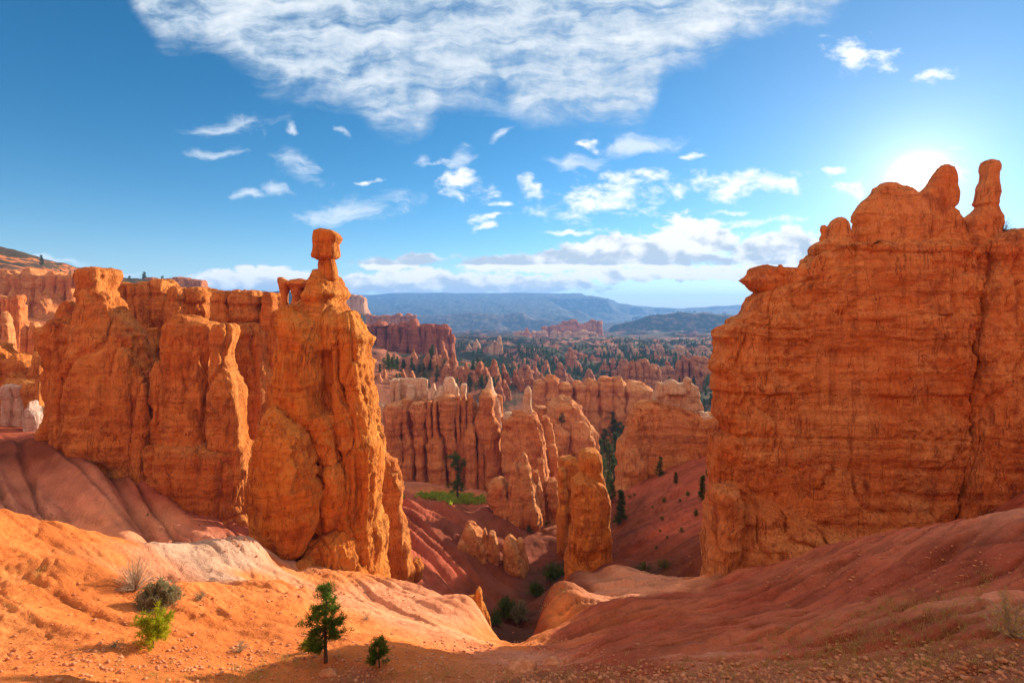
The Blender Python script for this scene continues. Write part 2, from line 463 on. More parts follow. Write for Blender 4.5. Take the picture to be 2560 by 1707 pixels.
class Sheet:
    """thin-plate surface z(angle, log r) through surveyed points (colour rides along)"""
    def __init__(s, pts):
        a, l, z, c = [], [], [], []
        for p in pts:
            if p[0] == 'w': _, x, y, zz, cc = p
            elif p[0] == 'p': _, deg, r, zz, cc = p; x, y = r * math.sin(R(deg)), r * math.cos(R(deg))
            else: (x, y, zz), cc = at(*p[:3]), p[3]
            if p[-1] == 'c':                      # beyond a crest the ground drops out of sight
                rr = math.hypot(x, y); sl = -zz / y
                for d, ds in ((0.07, 0.22), (0.16, 0.40), (0.30, 0.50)):
                    a.append(math.atan2(x, y)); l.append(math.log(rr * (1 + d))); z.append(zz - rr * d * (sl + ds)); c.append(cc)
            a.append(math.atan2(x, y)); l.append(0.5 * math.log(x * x + y * y)); z.append(zz); c.append(cc)
        s.q = np.array([a, l]).T; s.c = np.array(c); z = np.array(z)
        n = len(z)
        K = s.k(s.q, s.q) + np.eye(n) * 2e-4
        Pm = np.c_[np.ones(n), s.q]
        A = np.block([[K, Pm], [Pm.T, np.zeros((3, 3))]])
        s.w = np.linalg.solve(A, np.r_[z, 0, 0, 0])

    def k(s, a, b):
        d = np.maximum(((a[:, None, :] - b[None]) ** 2).sum(-1), 1e-12)
        return d * np.log(d) * 0.5

    def __call__(s, ang, l):
        q = np.c_[ang, l]; out = np.empty(len(q))
        for i in range(0, len(q), 40000):
            qq = q[i:i + 40000]
            out[i:i + 40000] = s.k(qq, s.q) @ s.w[:-3] + np.c_[np.ones(len(qq)), qq] @ s.w[-3:]
        return out

    def colour(s, ang, l):
        q = np.c_[ang, l].astype(np.float32); out = np.empty((len(q), 3), np.float32)
        for i in range(0, len(q), 40000):
            qq = q[i:i + 40000]
            d = ((qq[:, None, :] - s.q[None].astype(np.float32)) ** 2).sum(-1)
            w = 1 / (d + 1e-4) ** 1.7
            out[i:i + 40000] = (w @ s.c) / w.sum(1, keepdims=True)
        return out


NEAR = Sheet([
    (0, 1707, 11.5, O), (300, 1707, 11.5, O), (600, 1707, 14, O), (900, 1707, 16, CL), (1300, 1707, 14, CL), (1700, 1707, 11, CL),
    (2100, 1707, 9, CL), (2560, 1707, 8, CL), ('w', 0, 3, -3.4, CL), ('w', 0, 0.5, -1.9, CL), ('w', 3, 2, -2.6, CL), ('w', -3, 2, -2.8, O),
    (-200, 1707, 10, O), (200, 1690, 12.3, O), (600, 1680, 15.2, O), (815, 1650, 17.4, O), (955, 1665, 17.0, O), (1100, 1640, 21, O), (1300, 1618, 26, O),
    (0, 1550, 16, OR2), (390, 1600, 16.5, O), (600, 1600, 18.5, O), (1000, 1600, 21, O), (0, 1450, 19.5, OR2), (200, 1530, 17.6, O),
    (0, 1275, 25.3, O, 'c'), (140, 1302, 26.4, O, 'c'), (300, 1342, 28.8, O, 'c'), (420, 1347, 31, W, 'c'), (540, 1341, 33, W, 'c'), (640, 1338, 35.2, W, 'c'), (-300, 1240, 24, O, 'c'),
    (0, 1315, 23.6, O), (0, 1380, 21, O), (110, 1345, 24, O), (200, 1400, 22.2, O), (300, 1390, 25.5, OR2), (200, 1345, 26.2, O),
    (200, 1458, 20, O), (350, 1457, 22, O), (450, 1459, 23.6, O), (600, 1459, 25.5, O), (100, 1440, 19.6, O),
    (450, 1449, 26.8, PK), (560, 1440, 28.8, W), (360, 1446, 25.6, PK), (400, 1400, 28, PK), (500, 1395, 30, W), (600, 1395, 32, W), (560, 1365, 32.2, W), (450, 1370, 30.2, W), (630, 1440, 31, OR2),
    (520, 1530, 20.5, O), (700, 1530, 22.5, O), (700, 1455, 28.5, O), (690, 1410, 36, O), (800, 1440, 36.5, OR2), (880, 1430, 39.5, OR2),
    (960, 1440, 41, OR2, 'c'), (1050, 1463, 40, PK, 'c'), (1150, 1502, 38, PK, 'c'), (1215, 1545, 35, PK, 'c'), (1265, 1595, 31, OR2, 'c'),
    (950, 1470, 36.5, PK), (1040, 1500, 34.5, PK), (1120, 1540, 32.5, PK),
    (1000, 1550, 27.5, PK), (900, 1500, 31, PK), (1150, 1590, 28, PK), (815, 1545, 23.5, O), (880, 1560, 24, OR2),
    (1285, 1616, 28, OR2, 'c'), (1312, 1604, 30, OR2, 'c'),
    (1335, 1580, 30.5, OR2), (1403, 1546, 35.5, OR2), (1462, 1495, 42, PK), (1513, 1449, 47.5, PK), (1568, 1415, 51, PK, 'c'),
    (1335, 1560, 35.5, BR, 'c'), (1350, 1525, 39.5, BR, 'c'), (1358, 1504, 43, BR, 'c'), (1398, 1461, 49, BR, 'c'), (1479, 1436, 52, BR, 'c'), (1530, 1412, 53, OR2, 'c'),
    (1400, 1500, 42, BR), (1440, 1470, 46.5, BR),
    (1600, 1429, 51, PK, 'c'), (1680, 1431, 50, PK, 'c'), (1770, 1430, 49, OR2, 'c'), (1900, 1405, 46, RD, 'c'),
    (1570, 1478, 40.5, PK), (1570, 1442, 47, PK), (1680, 1470, 42, PK), (1680, 1448, 46.5, PK), (1500, 1496, 38, PK),
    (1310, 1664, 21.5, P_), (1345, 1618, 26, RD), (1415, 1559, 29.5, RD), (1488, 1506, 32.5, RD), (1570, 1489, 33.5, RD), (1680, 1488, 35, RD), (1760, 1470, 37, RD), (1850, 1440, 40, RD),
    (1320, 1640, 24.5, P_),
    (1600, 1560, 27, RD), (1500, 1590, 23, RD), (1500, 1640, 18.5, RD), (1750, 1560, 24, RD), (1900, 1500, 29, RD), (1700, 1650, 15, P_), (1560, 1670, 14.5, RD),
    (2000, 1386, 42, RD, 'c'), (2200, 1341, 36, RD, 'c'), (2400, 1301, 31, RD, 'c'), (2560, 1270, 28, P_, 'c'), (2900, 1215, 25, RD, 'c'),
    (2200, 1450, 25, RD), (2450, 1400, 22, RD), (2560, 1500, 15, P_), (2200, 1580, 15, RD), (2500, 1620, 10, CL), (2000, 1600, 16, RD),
    # behind the crests the near ground falls away
    ('p', -45, 52, -36, O), ('p', -38, 54, -37, O), ('p', -32, 58, -40, W), ('p', -26, 60, -42, O), ('p', -20, 64, -44, O), ('p', -13, 64, -46, O),
    ('p', -8, 60, -46, O), ('p', -4, 56, -46, O), ('p', -1, 48, -42, BR), ('p', 0.6, 40, -34, BR), ('p', 1.6, 47, -39, BR), ('p', 2.6, 56, -44, BR), ('p', 5, 70, -50, RD),
    ('p', 8, 76, -50, RD), ('p', 14, 76, -48, RD), ('p', 20, 74, -46, RD), ('p', 28, 70, -42, RD), ('p', 34, 68, -38, RD), ('p', 40, 60, -32, RD), ('p', 46, 56, -28, RD),
    ('p', -60, 45, -25, O), ('p', -30, 90, -75, O), ('p', 0, 90, -90, O), ('p', 30, 90, -70, O), ('p', 50, 90, -50, O), ('p', -60, 90, -60, O),
    ('p', 0, 400, -300, O), ('p', 50, 400, -300, O), ('p', -50, 400, -300, O), ('p', 0, 6000, -900, O), ('p', 60, 6000, -900, O), ('p', -60, 6000, -900, O),
    # flanks and the slope behind the camera
    ('p', -60, 20, -9, O), ('p', -85, 20, -5, OR2), ('p', -85, 60, 0, OR2), ('p', 62, 24, -7, RD), ('p', 85, 20, -2, OR2), ('p', 85, 60, 0, OR2),
    ('p', 120, 8, 1, OR2), ('p', -120, 8, 0, OR2), ('p', 179, 8, 1.5, OR2), ('p', -179, 8, 1.5, OR2),
    ('p', 120, 40, 18, OR2), ('p', -120, 40, 20, OR2), ('p', 179, 40, 30, OR2), ('p', -179, 40, 30, OR2),
    ('p', 120, 150, 70, OR2), ('p', -120, 150, 80, OR2), ('p', 179, 150, 110, OR2), ('p', -179, 150, 110, OR2),
    ('p', 120, 6000, 70, G_), ('p', -120, 6000, 80, G_), ('p', 179, 6000, 110, G_), ('p', -179, 6000, 110, G_),
    ('p', 100, 3, -1.5, CL), ('p', -100, 3, -1.8, O), ('p', 179, 2, -1.0, CL), ('p', -179, 2, -1.0, CL), ('p', 0, 0.6, -1.7, CL),
])

FAR = Sheet([
    (1290, 1540, 62, DK), (1200, 1490, 68, BR), (1330, 1465, 75, DK), (1290, 1590, 54, DK), (1370, 1430, 80, DK), (1250, 1440, 76, BR),
    (1000, 1420, 58, RD), (1000, 1330, 72, RD), (1030, 1250, 86, RD), (1150, 1243, 106, OR2), (1200, 1255, 103, RD), (1230, 1275, 97, BR), (1150, 1330, 82, BR), (1250, 1380, 82, BR),
    (1100, 1400, 70, RD), (1340, 1385, 88, BR), (1200, 1222, 124, P_), (1030, 1205, 124, P_), (1400, 1300, 108, OR2), (1330, 1300, 104, BR), (960, 1380, 60, RD),
    (1545, 1405, 60, BR), (1600, 1420, 58.5, DK), (1780, 1350, 58, BR), (1770, 1200, 85, RD), (1620, 1205, 98, RD), (1550, 1222, 108, RD), (1560, 1330, 75, BR),
    (1700, 1300, 72, RD), (1520, 1300, 92, BR), (1640, 1380, 64, BR), (1790, 1140, 96, RD), (1900, 1300, 62, RD), (2300, 1300, 56, RD),
    (1510, 1230, 130, G_), (1510, 1090, 225, G_), (1460, 1150, 180, G_), (1620, 1100, 200, G_),
    (0, 1092, 62, BR), (60, 1094, 61, BR), (118, 1098, 58, BR), (250, 1135, 57.5, BR), (400, 1180, 57.2, RD), (500, 1255, 56.4, RD), (600, 1328, 55.5, RD), (640, 1346, 55, RD),
    (540, 1343, 51, P_), (300, 1345, 46.5, PK), (420, 1345, 48.5, P_), (100, 1290, 44.5, P_), (0, 1267, 44, P_), (0, 1180, 52, P_), (250, 1215, 52.5, P_), (120, 1190, 52.5, P_), (400, 1260, 52.5, PK), (250, 1290, 48.5, PK),
    ('w', -45, 66, -21, RD), ('w', -30, 68, -24, RD), ('w', -60, 72, -18, RD),
    (-300, 1110, 66, RD), ('p', -60, 75, -14, RD), ('p', -30, 88, -24, RD), ('p', -22, 70, -30, RD), ('p', -16, 62, -30, RD),
    ('p', -20, 120, -40, G_), ('p', -10, 130, -46, G_),
    ('w', -30, 160, -50, G_), ('w', 20, 160, -51, G_), ('w', 0, 250, -56, G_), ('w', 80, 250, -56, G_), ('w', -70, 250, -50, G_), ('w', 0, 400, -59, G_), ('w', 140, 400, -58, G_),
    (925, 884, 330, CL), (1050, 900, 300, CL), (1110, 926, 270, CL), (1000, 940, 235, CL), (930, 935, 240, CL), (1000, 893, 420, CL),
    (0, 860, 130, O), (60, 880, 112, O), (100, 760, 240, G_), (0, 630, 400, O), (60, 655, 400, OR2), (120, 678, 390, O), (200, 693, 400, G_), (330, 712, 420, G_), (450, 722, 430, G_), (600, 738, 430, G_),
    ('p', -60, 200, 6, O), ('p', -60, 500, 40, O), ('p', -45, 700, 38, O), ('p', -35, 700, 12, O), ('p', -22, 700, -20, G_), ('p', -20, 250, -30, G_), ('p', -28, 220, -12, G_),
    ('p', 0, 700, -62, G_), ('p', 12, 700, -64, CL), ('p', 20, 700, -66, G_), ('p', -8, 700, -58, CL), ('p', 0, 1000, -66, G_), ('p', 10, 1000, -67, PK), ('p', 20, 1000, -70, CL),
    ('p', 0, 1500, -85, G_), ('p', 15, 1500, -85, G_), ('p', -12, 1500, -80, G_), ('p', 0, 2500, -130, G_), ('p', 20, 2500, -120, G_), ('p', -20, 2500, -120, G_), ('p', 0, 4000, -200, G_), ('p', 25, 4000, -190, G_), ('p', -25, 4000, -190, G_),
    ('p', 0, 7000, -260, G_), ('p', 30, 7000, -240, G_), ('p', -35, 7000, -200, G_), ('p', 35, 300, -30, G_), ('p', 35, 1000, -40, G_), ('p', 50, 120, -12, RD), ('p', 45, 70, -16, RD), ('p', 55, 50, -14, RD),
    ('p', 60, 300, -10, G_), ('p', 60, 3000, -60, G_), ('p', -60, 3000, 0, G_), ('p', 40, 80, -18, RD), ('p', 30, 90, -26, RD),
    ('p', 0, 38, -46, RD), ('p', 25, 40, -46, RD), ('p', -25, 36, -44, RD), ('p', -45, 34, -40, RD), ('p', 45, 30, -40, RD),
    ('p', 0, 12, -70, RD), ('p', 40, 12, -70, RD), ('p', -40, 12, -70, RD), ('p', 0, 1, -120, RD), ('p', 90, 20, -60, RD), ('p', -90, 20, -60, RD), ('p', 90, 300, -40, RD), ('p', -90, 300, -40, RD),
    ('p', 179, 20, -60, RD), ('p', -179, 20, -60, RD), ('p', 179, 3000, -100, RD), ('p', -179, 3000, -100, RD), ('p', 120, 3000, -100, RD), ('p', -120, 3000, -100, RD),
])

# grid: fine in front, coarse behind the camera
_af = np.linspace(R(-56), R(56), 860)
_ab = np.concatenate([np.linspace(R(-180), R(-56), 80)[:-1]]); _ac = np.linspace(R(56), R(180), 80)[1:]
ANG = np.concatenate([_ab, _af, _ac])
LR = np.log(np.concatenate([np.geomspace(0.7, 7, 36)[:-1], np.geomspace(7, 62, 430)[:-1], np.geomspace(62, 160, 130)[:-1], np.geomspace(160, 1800, 200)[:-1], np.geomspace(1800, 7200, 90)]))

# skyline ridges far off: (row of the crest by photo column), distance, slope towards us, slope behind, colour
RIDGES = [
    ([(300, 765), (560, 752), (700, 745), (800, 742), (880, 737), (935, 736), (975, 733), (1015, 731), (1060, 732), (1110, 731), (1200, 732), (1250, 732), (1300, 731), (1390, 733), (1436, 731.5),
      (1455, 732.5), (1466, 740), (1472, 742), (1472.6, 748), (1500, 751), (1570, 760), (1580, 763), (1620, 765), (1650, 768), (1710, 770), (1780, 765), (1860, 761), (2100, 770), (2700, 775)], 6100, 0.10, 0.2, (0.16, 0.16, 0.14), 14),
    ([(900, 790), (1080, 787), (1180, 780), (1260, 786), (1285, 781), (1310, 781.5), (1325, 792), (1345, 799), (1500, 806), (1600, 806)], 3300, 0.16, 0.25, (0.20, 0.13, 0.09), 8),
    ([(700, 772), (800, 776), (900, 781), (1010, 783), (1100, 788), (1200, 792), (1350, 800), (1600, 800)], 4500, 0.08, 0.2, (0.15, 0.15, 0.13), 10),
    ([(1490, 830), (1540, 811), (1575, 801), (1610, 791), (1650, 784), (1700, 779), (1745, 780), (1790, 782), (1830, 786), (1880, 795), (2000, 800), (2500, 800)], 2300, 0.28, 0.3, (0.20, 0.12, 0.08), 10),
    ([(780, 732), (845, 736), (880, 738), (897, 740), (904, 748), (920, 757), (950, 771), (985, 782), (1036, 787), (1060, 800), (1110, 815)], 1000, 0.42, 0.5, (0.27, 0.19, 0.12), 5),
    ([(150, 706), (320, 708), (480, 722), (560, 726), (700, 727), (800, 732), (870, 740)], 1600, 0.3, 0.4, (0.07, 0.09, 0.06), 4),
    ([(1140, 852), (1180, 838), (1225, 834), (1280, 838), (1400, 852), (1500, 860)], 1150, 0.15, 0.3, (0.58, 0.30, 0.17), 4),
    ([(1100, 870), (1200, 862), (1300, 857), (1360, 860), (1480, 872), (1560, 866), (1640, 874), (1790, 878)], 800, 0.2, 0.35, (0.42, 0.20, 0.12), 4),
    ([(1120, 895), (1240, 868), (1300, 868), (1380, 870), (1420, 880), (1500, 925), (1560, 940)], 600, 0.25, 0.45, (0.40, 0.17, 0.10), 3),
    ([(1380, 930), (1440, 906), (1500, 896), (1560, 890), (1640, 896), (1700, 893), (1790, 900)], 520, 0.28, 0.4, (0.34, 0.17, 0.10), 3),
]


def ground_z(A, Lg, colour=False):
    shp = A.shape; a = A.ravel(); l = Lg.ravel(); r = np.exp(l)
    x = r * np.sin(a); y = r * np.cos(a)
    zn = NEAR(a, l); zf = FAR(a, l)
    if colour: cn = NEAR.colour(a, l); cf = FAR.colour(a, l)
    # hummocks of the far canyon floor
    far = np.clip((r - 170) / 250, 0, 1) * np.clip((5500 - r) / 2000, 0, 1)
    hum = 0
    for S, r0, r1, sd_ in ((34.0, 120, 700, 3), (85.0, 350, 2000, 4), (230.0, 1200, 7000, 5)):
        wS = np.clip((r - r0) / r0, 0, 1) * np.clip((r1 - r) / (0.5 * r1), 0, 1)
        hum = hum + wS * S * 0.115 * (1.0 - 2.4 * np.abs(fbm(x / S + 3.1 * sd_, y / S, 0 * x, 4, sd_)))
    zf = zf + far * hum * np.clip(1.4 - np.abs(a) * 1.0, 0.3, 1)
    for (pts, dist, s1, s2, cc, amp) in RIDGES:
        px = np.array([p[0] for p in pts], float); py = np.array([p[1] for p in pts], float)
        tx = np.tan(np.clip(a, -1.2, 1.2)); u = 1280 + F_PX * tx
        gu = np.arange(px[0] - 60, px[-1] + 61, 1.0); gy = np.interp(gu, px, py)
        if dist < 2200:
            kk = np.hanning(47); kk /= kk.sum()
            gy = np.convolve(np.pad(gy, 23, 'edge'), kk, 'valid')
            gy = gy + (2.6 if dist < 990 else 0.8) * fbm(gu / 26, 0 * gu + dist, 0 * gu, 3, 5)
        zc = (H_Y - np.interp(u, gu, gy)) / F_PX * dist
        dd = y - dist
        spread_ = np.clip(np.abs(dd) / (amp * 25), 0, 1)
        ub = u + spread_ * 110 * fbm(x / (amp * 26), y / (amp * 26), 0 * x, 3, 19)
        gsm = np.convolve(np.pad(gy, 60, 'edge'), np.hanning(121) / np.hanning(121).sum(), 'valid')
        zb = (H_Y - np.interp(ub, gu, gsm)) / F_PX * dist
        zc = zc * (1 - spread_) + zb * spread_
        ew = 220.0 if dist < 1400 else 40.0
        e1 = np.clip((u - px[0]) / ew, 0, 1) * np.clip((px[-1] - u) / ew, 0, 1)
        e1 = e1 * e1 * (3 - 2 * e1)
        rid = 1.0 - np.abs(fbm(x / (amp * 9), y / (amp * 9), 0 * x, 3, 9)) * 2
        drop = np.where(dd < 0, -dd * s1, dd * s2)
        zz = zc - drop - np.clip(drop / (amp * 2), 0, 1) * amp * (0.6 - 0.6 * rid) + np.minimum(drop, 1) * 0
        zz = np.where((e1 > 0) & (np.abs(a) < 1.0), zz - (1 - e1) * amp * 8, -9999)
        if colour:
            wgt = np.clip((zz - zf) / (amp * 0.15) + 0.5, 0, 1)[:, None]
            cf = cf * (1 - wgt) + np.array(cc) * wgt
        zf = np.maximum(zf, zz)
    # gullies down the mauve slope under the left wall
    def rill(tx, ty, w, ln, seed, warp=0.5):
        n = math.hypot(tx, ty); tx, ty = tx / n, ty / n
        q = (x * -ty + y * tx) / w; s = (x * tx + y * ty) / (w * ln)
        v = vnoise(q + warp * vnoise(s * 2, q * 0.2, 0 * q, seed + 2), s, 0 * q, seed)
        v2 = vnoise(q * 2.3 + 9 + warp * vnoise(s * 3, q * 0.3, 0 * q, seed + 3), s * 1.7, 0 * q, seed + 1)
        return (1 - np.abs(v) * 2) ** 1 * 1.0, (1 - np.abs(v2) * 2)
    chan = 0 * r

    def lines(tx, ty, w, ln, seed, wt, depth, dark=0.5):
        nonlocal chan
        n = math.hypot(tx, ty); tx, ty = tx / n, ty / n
        q = (x * -ty + y * tx) / w; s = (x * tx + y * ty) / (w * ln)
        v = vnoise(q + 0.35 * vnoise(s * 3, q * 0.3, 0 * q, seed + 2) + 0.10 * vnoise(s * 14, q, 0 * q, seed + 4), s, 0 * q, seed)
        ln_ = np.clip(1 - np.abs(v) * 7.0, 0, 1) * wt
        chan = np.maximum(chan, ln_ * dark)
        return ln_ * depth
    wl0 = np.clip((-8 - x) / 8, 0, 1) * np.clip((r - 44) / 5, 0, 1) * np.clip((100 - r) / 20, 0, 1)
    zf = zf - lines(0.80, -0.6, 2.6, 14, 131, wl0, 0.75, 0.75) - lines(0.86, -0.5, 1.3, 10, 141, wl0, 0.22, 0.4)
    g1, g2 = rill(0.86, -0.5, 3.6, 9, 31)
    wl = np.clip((-5 - x) / 10, 0, 1) * np.clip((r - 44) / 6, 0, 1) * np.clip((110 - r) / 20, 0, 1)
    zf = zf - wl * (np.clip(g1 - 0.35, 0, 1) * 3.0 + np.clip(g2 - 0.4, 0, 1) * 0.8)
    g1, g2 = rill(0.8, -0.55, 2.6, 8, 51)
    wm = np.clip((x + 25) / 6, 0, 1) * np.clip((r - 52) / 6, 0, 1) * np.clip((120 - r) / 20, 0, 1) * np.clip((12 - x) / 6, 0, 1)
    zf = zf - wm * (np.clip(g1 - 0.35, 0, 1) * 1.9 + np.clip(g2 - 0.5, 0, 1) * 0.4)
    g1, g2 = rill(-0.9, -0.42, 3.0, 9, 71)
    wr = np.clip((x - 10) / 6, 0, 1) * np.clip((r - 54) / 6, 0, 1) * np.clip((150 - r) / 20, 0, 1)
    zf = zf - wr * (np.clip(g1 - 0.35, 0, 1) * 1.2 + np.clip(g2 - 0.5, 0, 1) * 0.4)
    # near: right slope, left slope, fan of rills under the hammer
    g1, g2 = rill(-0.97, -0.22, 1.5, 9, 91)
    wn = np.clip((x + 0.5) / 4, 0, 1) * np.clip((r - 8) / 8, 0, 1)
    zn = zn - wn * (np.clip(g1 - 0.25, 0, 1) * 0.60 + np.clip(g2 - 0.3, 0, 1) * 0.26)
    zn = zn - lines(-0.97, -0.22, 1.1, 12, 151, wn, 0.26, 0.7) - lines(-0.95, -0.3, 0.55, 9, 161, wn, 0.10, 0.5)
    wk0 = np.clip((-x - 7) / 5, 0, 1) * np.clip((r - 15) / 6, 0, 1)
    zn = zn - lines(0.8, -0.3, 1.3, 9, 171, wk0, 0.10, 0.45)
    zn = zn - lines(0.75, -0.45, 0.55, 7, 181, wk0, 0.07, 0.3) - lines(0.6, -0.7, 0.5, 8, 191, np.clip((x + 22) / 4, 0, 1) * np.clip((r - 24) / 5, 0, 1) * np.clip((-x) / 3, 0, 1), 0.07, 0.3)
    zn = zn + 0.05 * ridged(x / 0.9, y / 0.9, 0 * x, 4, 33) + 0.05 * ridged(x / 3.1, y / 3.1, 0 * x, 3, 34)
    g1, g2 = rill(0.8, -0.35, 2.0, 7, 101)
    wk = np.clip((-x - 8) / 5, 0, 1) * np.clip((r - 17) / 6, 0, 1)
    zn = zn - wk * (np.clip(g1 - 0.4, 0, 1) * 0.22 + np.clip(g2 - 0.45, 0, 1) * 0.10)
    hx, hy = -16.5, 44.0
    th = np.arctan2(y - hy, x - hx); rr = np.hypot(x - hx, y - hy)
    f1 = 1 - np.abs(vnoise(th * 15 + 0.4 * vnoise(rr / 3, th * 4, 0 * th, 7), rr / 14, 0 * th, 5)) * 2
    f2 = 1 - np.abs(vnoise(th * 36, rr / 9, 0 * th, 6)) * 2
    wf = np.clip((rr - 5) / 4, 0, 1) * np.clip((22 - rr) / 7, 0, 1) * np.clip((x + 15) / 5, 0, 1)
    zn = zn - wf * (np.clip(f1 - 0.35, 0, 1) * 0.5 + np.clip(f2 - 0.4, 0, 1) * 0.16)
    # lumps and grain
    zn = zn + 0.22 * fbm(x / 2.6, y / 2.6, 0 * x, 4, 11) * np.clip(r / 14, 0, 1) + 0.05 * fbm(x / 0.45, y / 0.45, 0 * x, 3, 12)
    zf = zf + 0.35 * fbm(x / 5, y / 5, 0 * x, 4, 13) + 0.10 * fbm(x / 1.2, y / 1.2, 0 * x, 3, 14)
    k = 0.35
    h = np.clip(0.5 + 0.5 * (zn - zf) / k, 0, 1)
    z = zf * (1 - h) + zn * h + k * h * (1 - h)
    if not colour: return z.reshape(shp)
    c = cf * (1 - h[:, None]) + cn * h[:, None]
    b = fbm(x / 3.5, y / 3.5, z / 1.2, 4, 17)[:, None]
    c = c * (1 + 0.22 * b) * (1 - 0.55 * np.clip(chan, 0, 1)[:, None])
    return z.reshape(shp), np.clip(c, 0.01, 0.85)


_A, _L = np.meshgrid(ANG, LR)                      # rows: distance, columns: bearing
GZ, GC = ground_z(_A, _L, True)


def gz(x, y):
    """height of the ground under a point"""
    x = np.asarray(x, float); y = np.asarray(y, float)
    a = np.arctan2(x, y); l = 0.5 * np.log(np.maximum(x * x + y * y, 1e-6))
    i = np.clip(np.searchsorted(LR, l) - 1, 0, len(LR) - 2); j = np.clip(np.searchsorted(ANG, a) - 1, 0, len(ANG) - 2)
    t = np.clip((l - LR[i]) / (LR[i + 1] - LR[i]), 0, 1); s = np.clip((a - ANG[j]) / (ANG[j + 1] - ANG[j]), 0, 1)
    return (GZ[i, j] * (1 - t) + GZ[i + 1, j] * t) * (1 - s) + (GZ[i, j + 1] * (1 - t) + GZ[i + 1, j + 1] * t) * s


_HL = np.geomspace(4, 7000, 5000)


def hit(px, py, ymin=4.0):
    """where the ground is met along a line of sight; used to survey where plants and stones stand"""
    u = (px - 1280) / F_PX; v = (H_Y - py) / F_PX
    Y = _HL[_HL >= ymin]
    below = gz(u * Y, Y) >= v * Y
    k = np.argmax(below) if below.any() else len(Y) - 1
    return u * Y[k], Y[k], float(gz(u * Y[k], Y[k]))


def ground_mat():
    m, g, out = new_mat('soil')
    p = g.n('ShaderNodeNewGeometry').outputs['Position']
    at_ = g.n('ShaderNodeAttribute', attribute_name='tint').outputs['Color']
    n1 = g.noise(p, 0.5, 8, 0.65, 0.3); n2 = g.noise(p, 6.0, 10, 0.75); n3 = g.noise(p, 0.07, 5, 0.6)
    dk = g.vm('MULTIPLY', at_, (0.62, 0.55, 0.52)); lt = g.vm('MULTIPLY', at_, (1.18, 1.25, 1.35))
    c = g.mix(g.ss(n1, 0.42, 0.66, 0.0, 0.6), at_, dk)
    c = g.mix(g.ss(n2, 0.50, 0.72, 0.0, 0.75), c, lt)
    c = g.mix(g.ss(n2, 0.48, 0.30, 0.0, 0.6), c, dk)
    # dark scrub spreads over the far canyon floor
    y = g.sep(p)[1]
    pine = g.m('MULTIPLY', g.ss(g.noise(g.mapv(p, scale=(1, 0.6, 1)), 0.03, 8, 0.72), 0.43, 0.51), g.ss(y, 160.0, 300.0, 0.0, 0.92))
    pine = g.m('MULTIPLY', pine, g.ss(y, 2200.0, 3500.0, 1.0, 0.75))
    c = g.mix(pine, c, (0.026, 0.038, 0.020))
    bs = g.n('ShaderNodeBsdfPrincipled')
    g.L.new(c, bs.inputs['Base Color']); bs.inputs['Roughness'].default_value = 1.0
    bs.inputs['Specular IOR Level'].default_value = 0.05
    h = g.m('ADD', g.m('MULTIPLY', g.noise(p, 1.6, 8, 0.65), 1.0), g.m('ADD', g.m('MULTIPLY', g.noise(p, 8.0, 6, 0.7), 0.35), g.m('MULTIPLY', g.noise(p, 0.35, 5, 0.6), 1.6)))
    b = g.n('ShaderNodeBump'); b.inputs['Strength'].default_value = 0.9; b.inputs['Distance'].default_value = 0.30
    g.L.new(h, b.inputs['Height']); g.L.new(b.outputs[0], bs.inputs['Normal'])
    g.L.new(bs.outputs[0], out.inputs[0])
    return m


M['soil'] = ground_mat()
_r = np.exp(_L)
_co = np.stack([_r * np.sin(_A), _r * np.cos(_A), GZ], -1).reshape(-1, 3)
_nr, _nc = _A.shape
_id = np.arange(_nr * _nc).reshape(_nr, _nc)
_fa = np.stack([_id[:-1, :-1], _id[:-1, 1:], _id[1:, 1:], _id[1:, :-1]], -1).reshape(-1, 4)
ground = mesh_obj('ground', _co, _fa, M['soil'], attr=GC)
ground['kind'] = 'structure'
ground['label'] = 'orange, pink and red eroded soil slopes and the canyon floor'
# ------------------------------------------------------------------ rock
_seed = [100]


